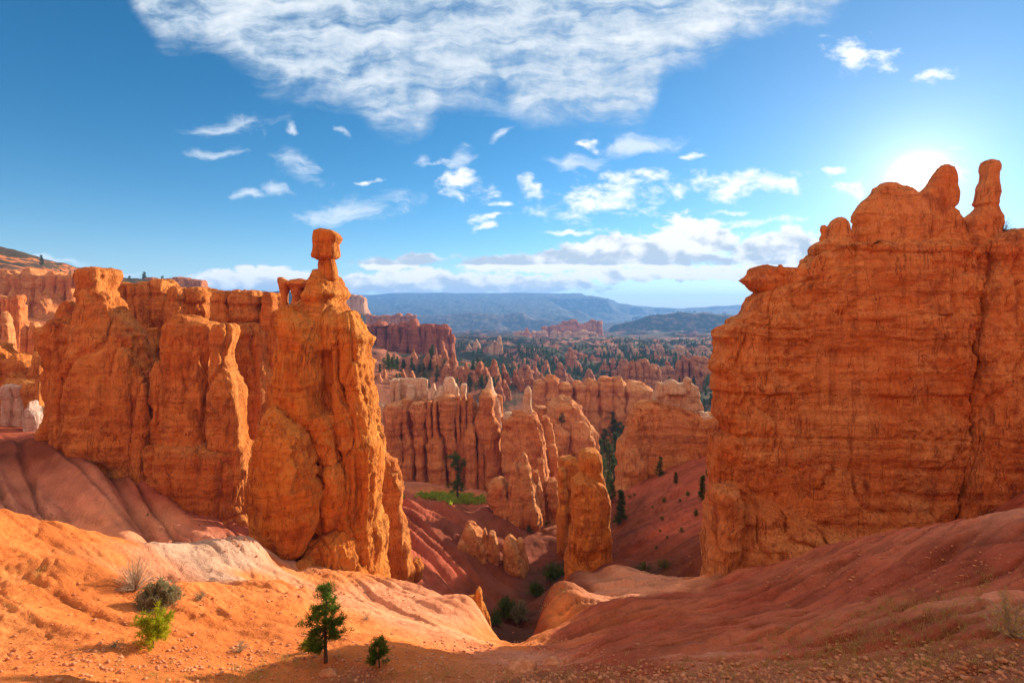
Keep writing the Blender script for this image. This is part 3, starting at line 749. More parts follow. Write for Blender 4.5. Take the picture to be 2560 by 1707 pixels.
def pillar(parent, name, prof, Y, mat, dY=0.0, th=0.8, ex=2.6, amp=1.0, step=4.0, ext=6.0, dome=0.16, tilt=0.0, base=None, flute=1.0, led=1.0, deep=1.7, blk=1.0, label=None):
    """one rock body: rows of (photo row, left column, right column) give its height and width at its own distance; it is a full solid of
    superelliptic plan, worn by beds, flutes, cracks and grain. Returns the mesh object (local to parent's location)."""
    _seed[0] += 1; sd = _seed[0]
    prof = sorted(prof)
    if ex < 3.9:                                  # longer from front to back than it is wide, as worn ribs are
        hw = float(np.median([(p[2] - p[1]) / 2 for p in prof])) * Y / F_PX
        dY = dY + (deep - 1) * th * hw; th = th * deep
    Yc = Y + dY
    py = np.array([p[0] for p in prof], float); pl = np.array([p[1] for p in prof], float); pr = np.array([p[2] for p in prof], float)
    m = Yc / F_PX
    n = max(6, int((py[-1] - py[0]) / step) + 1)
    ys = np.linspace(py[0], py[-1], n)
    xl = (np.interp(ys, py, pl) - 1280) * m; xr = (np.interp(ys, py, pr) - 1280) * m; zs = (H_Y - ys) * m
    cx = (xl + xr) / 2; rx = np.maximum((xr - xl) / 2, 0.02)
    # carry it on below the ground
    ne = max(2, int(ext / (step * m * 3)))
    e = np.linspace(0, ext, ne + 1)[1:]
    zs = np.r_[zs, zs[-1] - e]; cx = np.r_[cx, np.full(ne, cx[-1])]; rx = np.r_[rx, rx[-1] * (1 + 0.02 * e)]
    rm = float(np.median(rx))
    ry = th * np.sqrt(rx * rm)
    # rounded top
    nd = 7
    t = np.linspace(0, 1, nd + 1)[:-1]
    hd = dome * rx[0] * 2
    kx = np.sin(t * math.pi / 2) ** 0.8; kz = np.cos(t * math.pi / 2)
    zs = np.r_[zs[0] + hd * kz, zs]; cx = np.r_[np.full(nd, cx[0]), cx]
    ry = np.r_[ry[0] * np.maximum(kx, 0.03), ry]; rx = np.r_[rx[0] * np.maximum(kx, 0.03), rx]
    nr = len(zs)
    # plan: dense on the front and flanks, coarser behind
    per = (2.2 * rm + 1.6 * th * rm) / (step * m)
    nf = int(np.clip(per * 1.15, 14, 420)); nb = max(8, int(nf * 0.45))
    tf = np.linspace(-1.95, 1.95, nf)                      # angle from the direction of the camera (-Y)
    tb = np.linspace(1.95, 2 * math.pi - 1.95, nb + 2)[1:-1]
    tt = np.r_[tf, tb]
    # even spacing on the flat faces of boxy plans
    c, s = np.sin(tt), -np.cos(tt)
    q = 2.0 / ex
    ux = np.sign(c) * np.abs(c) ** q; uy = np.sign(s) * np.abs(s) ** q
    nx0 = np.sign(c) * np.abs(c) ** (2 - q); ny0 = np.sign(s) * np.abs(s) ** (2 - q)
    X = cx[:, None] + rx[:, None] * ux[None]; Yy = Yc + ry[:, None] * uy[None]
    Z = np.repeat(zs[:, None], len(tt), 1)
    if tilt: Yy = Yy + tilt * (zs - zs[0])[:, None]
    NX = nx0[None] / rx[:, None]; NY = ny0[None] / ry[:, None]
    L = np.sqrt(NX ** 2 + NY ** 2) + 1e-9; NX /= L; NY /= L
    g = max(0.55, min(1.0, Yc / 55)) * max(1.0, Yc / 95)
    g = g * min(1.0, (rm / (0.9 * g)) ** 0.5) if rm < 0.9 * g else g
    A = amp * g
    w = fbm(X / (5 * g), Yy / (5 * g), Z / (5 * g), 2, sd)
    sw = 0.22 * A * min(1.0, rm / g)
    X = X + sw * vnoise(Z / (2.6 * g), 0 * Z, 0 * Z + 3.3, sd + 21); Yy = Yy + sw * vnoise(Z / (2.6 * g), 0 * Z, 0 * Z + 8.1, sd + 22)
    fl = 1 - 2.4 * np.abs(vnoise(X / (3.4 * g) + 0.5 * w, Yy / (3.4 * g), Z / (20 * g), sd + 1))
    fl2 = np.abs(vnoise(X / (1.3 * g) + 0.5 * w, Yy / (1.3 * g), Z / (8 * g), sd + 2)) * 2.4 - 1
    zz = Z + 0.45 * g * w + 0.02 * X
    stt = strata(zz, g)
    cr = 1 - np.abs(vnoise(X / (2.1 * g) + 0.6 * w, Yy / (2.1 * g), Z / (12 * g), 77)) * 3.6
    cr = np.clip(cr, 0, 1) ** 2.5
    rg = ridged(X / (1.9 * g), Yy / (1.9 * g), Z / (3.0 * g), 5, sd + 4)
    bl = -ridged(X / (1.1 * g) + 0.3 * w, Yy / (1.1 * g), Z / (1.7 * g), 4, sd + 9)
    md = 0.55 * rg + 0.55 * bl
    fi = ridged(X / (0.42 * g), Yy / (0.42 * g), Z / (0.75 * g), 3, sd + 5)
    ce = cells(X / (1.5 * g) + .4 * w, Yy / (1.5 * g), Z / (2.3 * g) + .3 * w, sd + 3)
    ce2 = cells(X / (0.55 * g), Yy / (0.55 * g), Z / (0.85 * g), sd + 6)
    cm = np.clip(0.55 + 1.1 * fbm(X / (4 * g), Yy / (4 * g), Z / (4 * g), 2, sd + 12), 0.12, 1)
    D = A * (blk * cm * (0.24 * ce + 0.11 * ce2) + flute * (0.20 * fl + 0.14 * fl2 - 0.42 * cr) + led * 0.13 * stt * (0.6 + 0.8 * np.clip(w + .5, 0, 1)) + 0.21 * rg + 0.14 * bl + 0.11 * fi - 0.02)
    lim = 0.36 * rx[:, None] + 0.02
    D = lim * np.tanh(D / lim)
    X = X + NX * D; Yy = Yy + NY * D
    top = np.clip(1 - (Z - zs[nd]) / (-3 * g), 0, 1)
    Z = Z + (0.22 * A * md + 0.10 * A * fi + 0.12 * A * ce) * np.clip(top, 0.15, 1)
    if parent is not None:
        px, pyy, pz = parent.location
        X = X - px; Yy = Yy - pyy; Z = Z - pz
    k = len(tt)
    co = np.stack([X, Yy, Z], -1).reshape(-1, 3)
    ids = np.arange(nr * k).reshape(nr, k)
    nx_ = np.roll(ids, -1, 1)
    quads = np.stack([ids[1:], nx_[1:], nx_[:-1], ids[:-1]], -1).reshape(-1, 4)
    # close top and bottom
    topc = co[:k].mean(0); topc[2] = co[:k, 2].max(); botc = co[-k:].mean(0)
    co = np.r_[co, [topc], [botc]]
    T = len(co) - 2
    tri = np.r_[np.c_[ids[0], nx_[0], np.full(k, T)], np.c_[nx_[-1], ids[-1], np.full(k, T + 1)]]
    o = mesh_obj(name, co, [quads, tri], mat, parent)
    if label: o['label'] = label
    return o


def formation(name, label, cat, Y, parts, mat, group=None, px=None, **kw):
    """a rock thing (Empty at its foot) and its bodies; each part: (name, profile, options)"""
    allp = [r for p in parts for r in p[1]]
    yb = max(r[0] for r in allp); xc = 0.5 * (min(r[1] for r in allp) + max(r[2] for r in allp))
    root = thing(name, label, cat, at(px or xc, yb, Y), group)
    for p in parts:
        o = dict(kw); o.update(p[2] if len(p) > 2 else {})
        mt = M[o.pop('mat', mat)]
        pillar(root, p[0], p[1], Y, mt, **o)
    return root


def cols(name, lst, **o):
    """straight columns given as (left, right, top, bottom): slightly waisted under the top and swollen lower down"""
    out = []
    rr = random.Random(int(lst[0][0] * 7 + len(lst)))
    for (a, b, t, bt) in lst:
        w = b - a; h = bt - t; j = lambda s: rr.uniform(-s, s) * w
        out.append((name, [(t, a + .2 * w + j(.07), b - .2 * w + j(.07)), (t + .10 * h, a + j(.03), b + j(.03)), (t + .3 * h, a + .07 * w + j(.04), b - .06 * w + j(.04)),
                           (t + .55 * h, a - .02 * w, b + .03 * w + j(.05)), (t + .8 * h, a - .05 * w + j(.03), b + .06 * w), (bt, a - .10 * w, b + .12 * w)], dict(o)))
    return out


# ---- the hammer
formation('hammer_hoodoo', 'tall orange hoodoo carrying a square block of rock on a thin neck', 'hoodoo', 44.0, [
    ('cap_rock', [(574, 799, 818), (578, 788, 836), (585, 785, 847), (595, 785, 853), (604, 785, 850), (611, 786, 843), (626, 785, 845), (640, 783, 847), (645, 786, 843), (649, 796, 833)],
     dict(ex=4.2, th=.9, amp=.26, ext=.05, dome=.04, step=2.0, led=.3, flute=.5, deep=1.3)),
    ('neck', [(644, 800, 830), (655, 798, 838), (665, 796, 840), (678, 798, 841), (686, 794, 840)], dict(amp=.3, ext=.5, dome=.02, step=2.3, deep=1.3)),
    ('shoulder', [(682, 798, 834), (690, 794, 841), (697, 788, 846), (705, 784, 850), (715, 779, 854), (725, 774, 861), (731, 768, 864), (738, 763, 866), (746, 762, 860), (754, 765, 849), (758, 768, 851), (766, 768, 858),
                  (785, 757, 874), (810, 750, 893)], dict(amp=.7, ext=2, step=3)),
    ('pillar', [(752, 768, 848), (765, 764, 860), (785, 757, 876), (810, 748, 895), (850, 742, 905), (950, 735, 915), (1100, 730, 930), (1250, 720, 940), (1400, 712, 950), (1445, 705, 955)], dict(th=.6, dY=1.2, deep=1.6)),
    ('buttress', [(782, 872, 886), (787, 864, 893), (800, 858, 899), (815, 855, 906), (832, 858, 914), (843, 855, 929), (850, 856, 927), (862, 858, 922), (880, 862, 920), (896, 866, 919), (905, 868, 931), (960, 870, 932), (1000, 868, 932), (1084, 870, 940),
                  (1130, 868, 948), (1237, 865, 944), (1280, 860, 938), (1296, 862, 954), (1340, 870, 961), (1440, 880, 963)], dict(dY=-.5, th=.9)),
    ('buttress', [(772, 716, 768), (785, 707, 793), (800, 704, 803), (815, 704, 812), (840, 706, 822), (861, 714, 827), (885, 716, 820), (930, 710, 819), (980, 700, 824), (1010, 700, 834), (1026, 714, 840), (1036, 724, 842), (1046, 744, 840)],
     dict(dY=-2.2, th=.75, ext=.3)),
    ('buttress', [(793, 816, 826), (805, 814, 832), (830, 818, 840), (846, 824, 851), (856, 826, 852), (866, 832, 848), (900, 835, 847), (940, 836, 850), (975, 834, 858), (1000, 832, 864), (1030, 830, 880), (1060, 835, 896), (1090, 840, 899), (1115, 848, 894), (1128, 862, 884)],
     dict(dY=-1.7, th=.9, ext=1)),
    ('overhang', [(1035, 778, 858), (1050, 773, 863), (1085, 776, 862), (1110, 785, 866), (1135, 795, 870), (1150, 805, 864), (1157, 816, 854)], dict(dY=-2.4, th=.8, ext=.1)),
    ('column', [(1148, 802, 872), (1180, 797, 881), (1220, 796, 886), (1260, 796, 880), (1290, 797, 868), (1310, 800, 852), (1326, 815, 846)], dict(dY=-2.0, th=.9, ext=2)),
    ('column', [(1092, 902, 928), (1112, 900, 944), (1200, 902, 946), (1260, 899, 942), (1290, 897, 936)], dict(dY=-1.4, th=1.0)),
    ('column', [(1118, 868, 902), (1160, 862, 903), (1240, 858, 906), (1300, 850, 906), (1340, 845, 902), (1380, 838, 890), (1420, 830, 884)], dict(dY=-1.7, th=.9)),
    ('column', [(960, 876, 905), (1000, 870, 918), (1060, 878, 925), (1100, 884, 928), (1180, 880, 925)], dict(dY=-1.3, th=.9)),
    ('slab', [(1016, 682, 693), (1026, 672, 707), (1045, 664, 721), (1062, 659, 738), (1090, 650, 766), (1128, 636, 778), (1192, 624, 793), (1237, 619, 796), (1290, 619, 795), (1342, 634, 778), (1374, 652, 766), (1396, 674, 742), (1408, 690, 722)],
     dict(dY=-4.2, th=.65, ex=2.6, amp=.85, ext=1.5, deep=1.15)),
    ('pinnacle', [(1046, 746, 753), (1056, 738, 760), (1078, 736, 768), (1100, 738, 774), (1150, 744, 782)], dict(dY=-3.9, amp=.6, ext=1)),
    ('slab', [(1345, 645, 690), (1380, 628, 696), (1420, 612, 700), (1455, 604, 700)], dict(dY=-3, amp=.8)),
    ('skirt', [(1325, 806, 872), (1350, 772, 890), (1380, 752, 905), (1410, 738, 912), (1445, 722, 920)], dict(dY=-2.2, amp=1.0, th=.8, deep=1.2)),
    ('skirt', [(1395, 860, 905), (1420, 845, 930), (1450, 835, 950)], dict(dY=-1.6, amp=.9, th=.9, deep=1.2)),
], 'hammer', deep=2.3, step=3.0, flute=1.3, led=.7)
formation('boulder', 'rounded orange boulder at the foot of the hammer shaped hoodoo', 'boulder', 38.5, [
    ('rock', [(1402, 752, 776), (1412, 741, 786), (1425, 736, 791), (1438, 737, 788), (1450, 744, 780)], dict(amp=.7, th=1.0, ext=.6, step=3))], 'hammer')
formation('rock_wall', 'low stepped rock wall behind the right foot of the hammer hoodoo', 'rock wall', 55.0, [
    ('step', [(1000, 922, 930), (1039, 922, 950), (1090, 925, 957), (1128, 925, 965), (1145, 925, 974), (1153, 926, 987), (1162, 930, 985), (1190, 930, 996), (1230, 930, 1003), (1270, 930, 1000), (1300, 930, 1005), (1335, 930, 1015), (1360, 930, 1022)], dict(th=.8, ex=3.2, deep=1.0)),
    ('column', [(1190, 958, 992), (1230, 960, 1003), (1270, 960, 999), (1340, 960, 1008)], dict(dY=-.9, th=.8, ex=3, deep=1.0)),
    ('column', [(1160, 926, 956), (1200, 926, 960), (1330, 926, 962)], dict(dY=-.6, th=.8, ex=3, deep=1.0)),
], 'wall', led=.6)

# ---- the long wall left of it
wall = [
    ('buttress', [(802, 126, 142), (815, 122, 300), (830, 121, 325), (838, 121, 344), (885, 122, 343), (932, 127, 364), (1015, 130, 386), (1065, 124, 395), (1120, 118, 398), (1186, 118, 400), (1260, 118, 402)],
     dict(ex=4.2, th=.32, dome=.02, flute=1.3)),
    ('cap_rock', [(671, 222, 262), (676, 211, 283), (690, 203, 287), (700, 205, 284), (713, 210, 276), (722, 209, 272), (731, 207, 279)], dict(dY=-.1, ex=3, amp=.6, ext=.6, dome=.05, step=3)),
    ('pinnacle', [(728, 211, 272), (745, 213, 287), (758, 214, 292), (780, 207, 303), (800, 204, 314), (820, 200, 332), (842, 195, 345), (900, 188, 352), (1000, 182, 362), (1150, 176, 374)], dict(dY=-.1, th=.6, deep=1.5, amp=.9, ext=4)),
    ('pinnacle', [(756, 166, 181), (765, 163, 187), (790, 160, 194), (805, 158, 207), (822, 155, 211), (850, 148, 214)], dict(dY=.9, amp=.7, ext=2)),
    ('pinnacle', [(764, 148, 158), (790, 146, 164), (830, 140, 170)], dict(dY=.8, amp=.6, ext=2)),
    ('column', [(826, 352, 384), (840, 345, 388), (860, 347, 390), (880, 345, 387), (920, 352, 392), (1000, 372, 398), (1100, 385, 402)], dict(dY=7, th=1)),
    ('buttress', [(788, 450, 470), (800, 437, 498), (812, 427, 533), (825, 421, 538), (860, 420, 534), (900, 424, 536), (930, 423, 541), (1000, 424, 542), (1080, 423, 543), (1130, 424, 546), (1200, 424, 550)], dict(dY=-.6, ex=3.6, th=.6, dome=.05)),
    ('slab', [(905, 392, 420), (930, 385, 424), (1000, 386, 424), (1060, 388, 424), (1130, 392, 425)], dict(dY=-1.0, ex=3, th=.9)),
    ('slab', [(815, 546, 585), (830, 542, 590), (850, 541, 588), (880, 543, 576), (900, 545, 576), (925, 543, 591), (950, 541, 605), (975, 542, 608), (1000, 541, 610), (1060, 542, 614), (1120, 545, 622), (1200, 545, 632)], dict(dY=-1.3, ex=3, th=.8)),
    ('base_block', [(1104, 402, 560), (1118, 396, 618), (1160, 398, 628), (1200, 398, 632), (1250, 396, 635), (1340, 396, 642)], dict(dY=-1.6, ex=3.6, th=.42, amp=.8, dome=.02)),
    ('column', [(815, 598, 660), (835, 592, 668), (870, 596, 670), (900, 600, 677), (940, 608, 688), (1000, 612, 693), (1060, 615, 692), (1150, 620, 684), (1350, 625, 690)], dict(dY=9, th=.8, ex=2.4, ext=12)),
    ('column', [(922, 704, 718), (940, 700, 724), (1000, 699, 722), (1024, 700, 716)], dict(dY=-6, amp=.6)),
    ('column', [(785, 672, 713), (830, 668, 712), (900, 672, 716), (1000, 682, 722), (1150, 684, 722)], dict(dY=10, th=.9)),
    ('column', [(960, 676, 700), (1060, 680, 705), (1180, 680, 712)], dict(dY=-.5, th=.9)),
]
for (a, b, t, l, dy) in [(128, 166, 880, 1130, -1.9), (172, 214, 905, 1140, -1.5), (226, 272, 860, 1150, -2.1), (286, 334, 872, 1165, -1.8), (338, 378, 960, 1180, -1.5), (428, 462, 850, 1110, -1.9), (470, 512, 880, 1120, -1.5), (440, 500, 1125, 1260, -2.6), (520, 566, 1130, 1290, -2.5)]:
    w = b - a
    wall.append(('rib', [(t, a + .34 * w, b - .36 * w), (t + 25, a + .2 * w, b - .2 * w), (t + 90, a + .05 * w, b - .08 * w), (l - 60, a, b), (l, a - .05 * w, b + .06 * w)], dict(dY=dy, th=.8, deep=1.2, amp=.8, ext=8)))
up = dict(dY=10, th=1.0, ex=2.3, deep=1.5, flute=.7)
for (a, b, t, l, wst) in [(280, 326, 712, 850, 738), (318, 352, 714, 838, 742), (346, 388, 712, 852, 738), (382, 436, 706, 812, 738), (425, 472, 724, 815, 752), (462, 544, 728, 806, 760),
                          (535, 592, 735, 804, 758), (583, 664, 736, 804, 765), (655, 690, 734, 835, 762), (682, 708, 736, 850, 762)]:
    w = b - a
    wall.append(('upper_column', [(t, a + .1 * w, b - .14 * w), (t + 8, a + .02 * w, b - .06 * w), (wst - 4, a + .05 * w, b - .05 * w), (wst, a + .10 * w, b - .16 * w), (wst + 12, a + .04 * w, b - .06 * w),
                                  (l - 14, a, b + .04 * w), (l - 5, a + .02 * w, b), (l + 2, a + .08 * w, b - .10 * w), (l + 40, a + .05 * w, b - .04 * w), (l + 120, a, b)], dict(up, ext=14, dY=10 + (a * 7 % 5) * .7)))
wall += [('backing', [(738, 300, 640), (748, 290, 700), (800, 284, 716), (1000, 330, 722), (1330, 330, 722)], dict(dY=24, ex=6, th=.10, dome=.01)),
         ('window_arch', [(696, 697, 708), (703, 697, 722), (712, 699, 724), (722, 701, 722), (735, 704, 718), (752, 706, 717), (768, 703, 720), (830, 698, 724)], dict(dY=-1, amp=.4, step=3)),
         ('window_arch', [(703, 728, 764), (712, 725, 764), (722, 726, 760), (734, 728, 757), (744, 730, 752), (756, 731, 747), (768, 728, 760), (830, 724, 768)], dict(dY=-1, amp=.4, step=3)),
         ('window_arch', [(705, 716, 790), (709, 714, 795), (714, 718, 795), (717, 740, 795)], dict(dY=-.6, amp=.25, ext=.1, step=3, dome=.01)),
         ('window_arch', [(703, 764, 800), (712, 765, 800), (726, 768, 800), (733, 766, 800), (740, 762, 800)], dict(dY=-1, amp=.3, ext=.3, step=3)),
         ('window_arch', [(757, 742, 790), (764, 738, 800), (830, 730, 800)], dict(dY=-.8, amp=.4, step=3, dome=.04))]
formation('rock_wall', 'long orange wall of fused columns and buttresses left of the hammer hoodoo', 'rock wall', 60.0, wall, 'wall', flute=1.5, led=.6)

# ---- the great fin on the right
formation('rock_fin', 'huge shaded red rock fin with a spire and a knobbly crest against the sun', 'rock fin', 50.0, [
    ('face', [(640, 2030, 2433), (655, 2014, 2439), (690, 1995, 2433), (731, 1893, 2427), (746, 1875, 2423), (785, 1857, 2421), (794, 1840, 2420), (800, 1826, 2418), (806, 1825, 2415), (816, 1806, 2413), (841, 1791, 2410), (855, 1802, 2408), (876, 1795, 2407), (893, 1788, 2411), (907, 1782, 2414),
              (919, 1779, 2411), (938, 1792, 2407), (984, 1792, 2399), (1030, 1785, 2393), (1062, 1804, 2389), (1080, 1804, 2387), (1095, 1783, 2385), (1118, 1781, 2384), (1156, 1779, 2379), (1213, 1781, 2371),
              (1252, 1779, 2365), (1309, 1777, 2357), (1386, 1771, 2353), (1500, 1768, 2349)], dict(ex=5.0, th=.20, dome=.01, led=1.0, flute=.75, step=3.4, amp=1.05)),
    ('upper_face', [(614, 2125, 2395), (622, 2060, 2432), (640, 2033, 2442), (660, 2014, 2446), (690, 2006, 2444), (720, 2004, 2436), (760, 2000, 2430)], dict(ex=5, th=.2, dY=-.5, dome=.02, step=3.4, led=1.4, ext=1)),
    ('ledge', [(664, 1897, 1918), (668, 1887, 1926), (674, 1880, 2004), (682, 1874, 2010), (690, 1868, 2012), (700, 1857, 2012), (708, 1864, 2012), (716, 1872, 2010), (724, 1880, 2009), (733, 1893, 2007)], dict(dY=-.4, ex=3.2, th=.42, ext=.3, dome=.03, step=3, amp=.7)),
    ('knob', [(662, 1947, 1953), (668, 1945, 1957), (680, 1944, 1962)], dict(dY=-1.2, amp=.3, ext=.3, step=2.5)),
    ('crest', [(458, 2212, 2238), (464, 2203, 2246), (470, 2192, 2262), (487, 2177, 2300), (508, 2151, 2345), (530, 2138, 2385), (539, 2136, 2392), (552, 2138, 2400), (567, 2141, 2402), (581, 2133, 2408), (609, 2130, 2430), (630, 2112, 2440), (665, 2100, 2442)],
     dict(ex=3.4, th=.26, amp=.6, dome=.04, step=2.8, dY=.4, deep=1.1)),
    ('horn', [(414, 2356, 2376), (420, 2348, 2386), (432, 2341, 2387), (445, 2334, 2389), (465, 2318, 2390), (483, 2300, 2391), (505, 2270, 2389), (516, 2265, 2384), (523, 2260, 2377), (545, 2245, 2390)], dict(ex=3, th=.4, amp=.4, step=2.5, dY=.4, deep=1.1)),
    ('spire', [(401, 2469, 2479), (406, 2463, 2489), (415, 2460, 2494), (425, 2459, 2493), (435, 2460, 2488), (452, 2456, 2488), (470, 2449, 2491), (483, 2448, 2493), (500, 2445, 2488), (511, 2441, 2487), (516, 2447, 2486), (530, 2436, 2491), (545, 2415, 2496),
               (560, 2405, 2497), (578, 2400, 2490), (595, 2395, 2498), (640, 2390, 2500)], dict(amp=.32, step=2.5, dY=.2, th=.75, deep=1.1)),
    ('pinnacle', [(546, 2092, 2101), (553, 2081, 2111), (567, 2073, 2115), (588, 2069, 2119), (597, 2062, 2118), (605, 2046, 2122), (614, 2033, 2124), (622, 2027, 2124), (634, 2027, 2118), (642, 2032, 2116), (665, 2018, 2122)], dict(amp=.35, step=2.5, th=.7, dY=-.2, deep=1.1)),
    ('knob', [(565, 2053, 2065), (573, 2050, 2069), (583, 2053, 2064), (588, 2053, 2064), (596, 2048, 2067), (604, 2050, 2068), (618, 2046, 2072)], dict(amp=.2, step=2.5, dY=-.2, ext=1, deep=1.1)),
    ('block', [(573, 2545, 2760), (583, 2502, 2760), (597, 2470, 2760), (612, 2445, 2760), (630, 2442, 2760), (655, 2461, 2760), (690, 2453, 2760), (720, 2446, 2760), (753, 2439, 2760), (776, 2445, 2760), (806, 2435, 2760), (876, 2426, 2760), (907, 2435, 2760), (984, 2418, 2760), (1118, 2402, 2760), (1252, 2383, 2760), (1310, 2375, 2760),
               (1500, 2367, 2760)], dict(dY=-.9, ex=5, th=.26, dome=.02, step=4)),
    ('backing', [(650, 2330, 2500), (1500, 2300, 2480)], dict(dY=5.5, ex=4, th=.4)),
    ('foot', [(1195, 1790, 1830), (1230, 1782, 1900), (1290, 1776, 2040), (1340, 1772, 2160), (1400, 1768, 2240), (1460, 1766, 2260)], dict(dY=-2.6, ex=2.6, th=.34, amp=1.1, dome=.03)),
    ('block', [(1225, 1782, 1838), (1250, 1779, 1852), (1300, 1777, 1846), (1345, 1776, 1840), (1430, 1774, 1836)], dict(dY=-4.4, th=.8, amp=.9)),
    ('slab', [(1090, 1800, 1900), (1120, 1788, 2010), (1160, 1784, 2120), (1200, 1786, 2200), (1260, 1790, 2300), (1330, 1800, 2340)], dict(dY=-1.3, ex=3.4, th=.16, amp=.9, dome=.01)),
], 'fin', px=2100, blk=.6, led=.55)

# ---- pillar in the gully
formation('rock_pillar', 'slim sunlit orange pillar standing at the brink of the gully', 'rock pillar', 66.0, [
    ('top_block', [(1129, 1460, 1492), (1134, 1452, 1499), (1145, 1448, 1503), (1170, 1446, 1503), (1200, 1440, 1508), (1260, 1432, 1512)], dict(dY=2, amp=.6, th=.8, step=3)),
    ('column', [(1190, 1442, 1480), (1198, 1435, 1496), (1208, 1433, 1506), (1230, 1432, 1516), (1286, 1430, 1522), (1330, 1425, 1523), (1361, 1421, 1522), (1400, 1415, 1527), (1440, 1414, 1502), (1465, 1412, 1500)], dict(amp=.8, step=3, th=.8)),
    ('slab', [(1262, 1452, 1474), (1300, 1430, 1476), (1400, 1417, 1480), (1450, 1412, 1476)], dict(dY=-1.0, amp=.7, step=3)),
    ('column', [(1205, 1434, 1470), (1240, 1433, 1476), (1300, 1430, 1474), (1440, 1420, 1470)], dict(dY=-.8, amp=.7, step=3)),
], 'hammer')
# ---- middle wall and its satellites
mid = [
    ('column', [(1013, 968, 1006), (1025, 963, 1007), (1060, 966, 1005), (1090, 961, 1004), (1120, 968, 1007), (1200, 970, 1011), (1222, 970, 1014)]),
    ('column', [(1018, 1009, 1020), (1060, 1006, 1023), (1100, 1007, 1032), (1115, 1007, 1034), (1140, 1008, 1037), (1220, 1008, 1037)]),
    ('column', [(1010, 1030, 1066), (1018, 1025, 1070), (1030, 1025, 1067), (1060, 1032, 1063), (1090, 1036, 1068), (1140, 1038, 1068), (1222, 1038, 1070)]),
    ('column', [(1003, 1068, 1081), (1030, 1066, 1080), (1060, 1066, 1080), (1100, 1070, 1084)], dict(amp=.6)),
    ('column', [(1003, 1084, 1094), (1020, 1080, 1094), (1060, 1082, 1096), (1100, 1084, 1105)], dict(amp=.6)),
    ('slab', [(1097, 1070, 1108), (1110, 1067, 1113), (1150, 1068, 1116), (1200, 1070, 1118), (1232, 1072, 1120)], dict(dY=-1)),
    ('column', [(993, 1102, 1136), (1003, 1096, 1140), (1040, 1098, 1134), (1080, 1104, 1136), (1095, 1112, 1142), (1150, 1118, 1145), (1230, 1120, 1146)], dict(dY=-.5)),
    ('column', [(990, 1140, 1151), (1040, 1137, 1151), (1080, 1140, 1152)], dict(amp=.6)),
    ('column', [(988, 1154, 1164), (1030, 1152, 1166), (1090, 1150, 1168)], dict(amp=.6)),
    ('column', [(988, 1169, 1181), (1040, 1166, 1180), (1090, 1168, 1182)], dict(amp=.6)),
    ('column', [(1058, 1170, 1178), (1070, 1164, 1186), (1085, 1162, 1190), (1110, 1160, 1192), (1160, 1164, 1195), (1230, 1165, 1196)], dict(dY=-2)),
    ('column', [(1056, 1194, 1201), (1068, 1191, 1206), (1120, 1194, 1211), (1230, 1195, 1212)], dict(dY=-1.6, amp=.7)),
    ('column', [(1062, 1210, 1219), (1090, 1210, 1222), (1150, 1212, 1226), (1230, 1205, 1232)], dict(dY=-1.2, amp=.7)),
    ('buttress', [(980, 1206, 1232), (990, 1198, 1238), (1010, 1195, 1237), (1030, 1192, 1236), (1050, 1185, 1246), (1060, 1180, 1250), (1120, 1200, 1256), (1180, 1206, 1263), (1250, 1210, 1275)]),
    ('backing', [(1000, 1010, 1180), (1015, 980, 1190), (1060, 975, 1230), (1240, 975, 1260)], dict(dY=3, ex=6, th=.12, dome=.01)),
    ('buttress', [(1035, 1284, 1338), (1045, 1258, 1345), (1060, 1254, 1350), (1100, 1253, 1358), (1150, 1256, 1366), (1200, 1260, 1373), (1275, 1262, 1392)], dict(dY=-6, ex=3, th=.6)),
    ('column', [(1042, 1354, 1366), (1060, 1350, 1378), (1100, 1354, 1385), (1130, 1358, 1391), (1200, 1372, 1396), (1260, 1376, 1400)], dict(dY=0)),
    ('column', [(1113, 1374, 1391), (1125, 1373, 1396), (1160, 1376, 1396), (1200, 1384, 1400), (1285, 1388, 1403)], dict(dY=-10, amp=.8)),
    ('pinnacle', [(1012, 945, 962), (1020, 944, 966), (1050, 946, 968), (1110, 950, 975)], dict(mat='pale', amp=.7)),
]
formation('rock_wall', 'broad orange wall of rounded organ pipe columns in the middle of the amphitheatre', 'rock wall', 123.0, mid, 'mid', step=3.2, th=.85)
formation('rock_wall', 'pale peach flat topped wall with small columns in front, behind the organ pipe wall', 'rock wall', 134.0, [
    ('wall', [(946, 984, 1066), (949, 978, 1070), (980, 978, 1069), (1020, 978, 1073), (1060, 975, 1080)], dict(ex=6, th=.16, dome=.005, amp=.6)),
    ('column', [(965, 1016, 1033), (990, 1014, 1036), (1040, 1013, 1035)], dict(dY=-2.2, amp=.5)),
    ('column', [(950, 978, 993), (985, 977, 986), (1040, 977, 990)], dict(dY=-1.8, amp=.5)),
    ('column', [(950, 989, 1000), (1000, 988, 1002), (1040, 988, 1004)], dict(dY=-1.8, amp=.5)),
    ('block', [(946, 1112, 1131), (952, 1109, 1135), (963, 1106, 1141), (970, 1100, 1144), (992, 1084, 1145), (1010, 1076, 1147)], dict(ex=3.4, th=.4, amp=.6)),
    ('pinnacle', [(960, 1081, 1087), (975, 1079, 1091), (1005, 1077, 1098)], dict(amp=.4)),
    ('pinnacle', [(966, 1098, 1106), (985, 1094, 1112), (1005, 1090, 1114)], dict(amp=.4)),
    ('block', [(961, 1153, 1167), (968, 1152, 1167), (1005, 1153, 1165)], dict(amp=.4, ex=3)),
], 'pale', step=3)
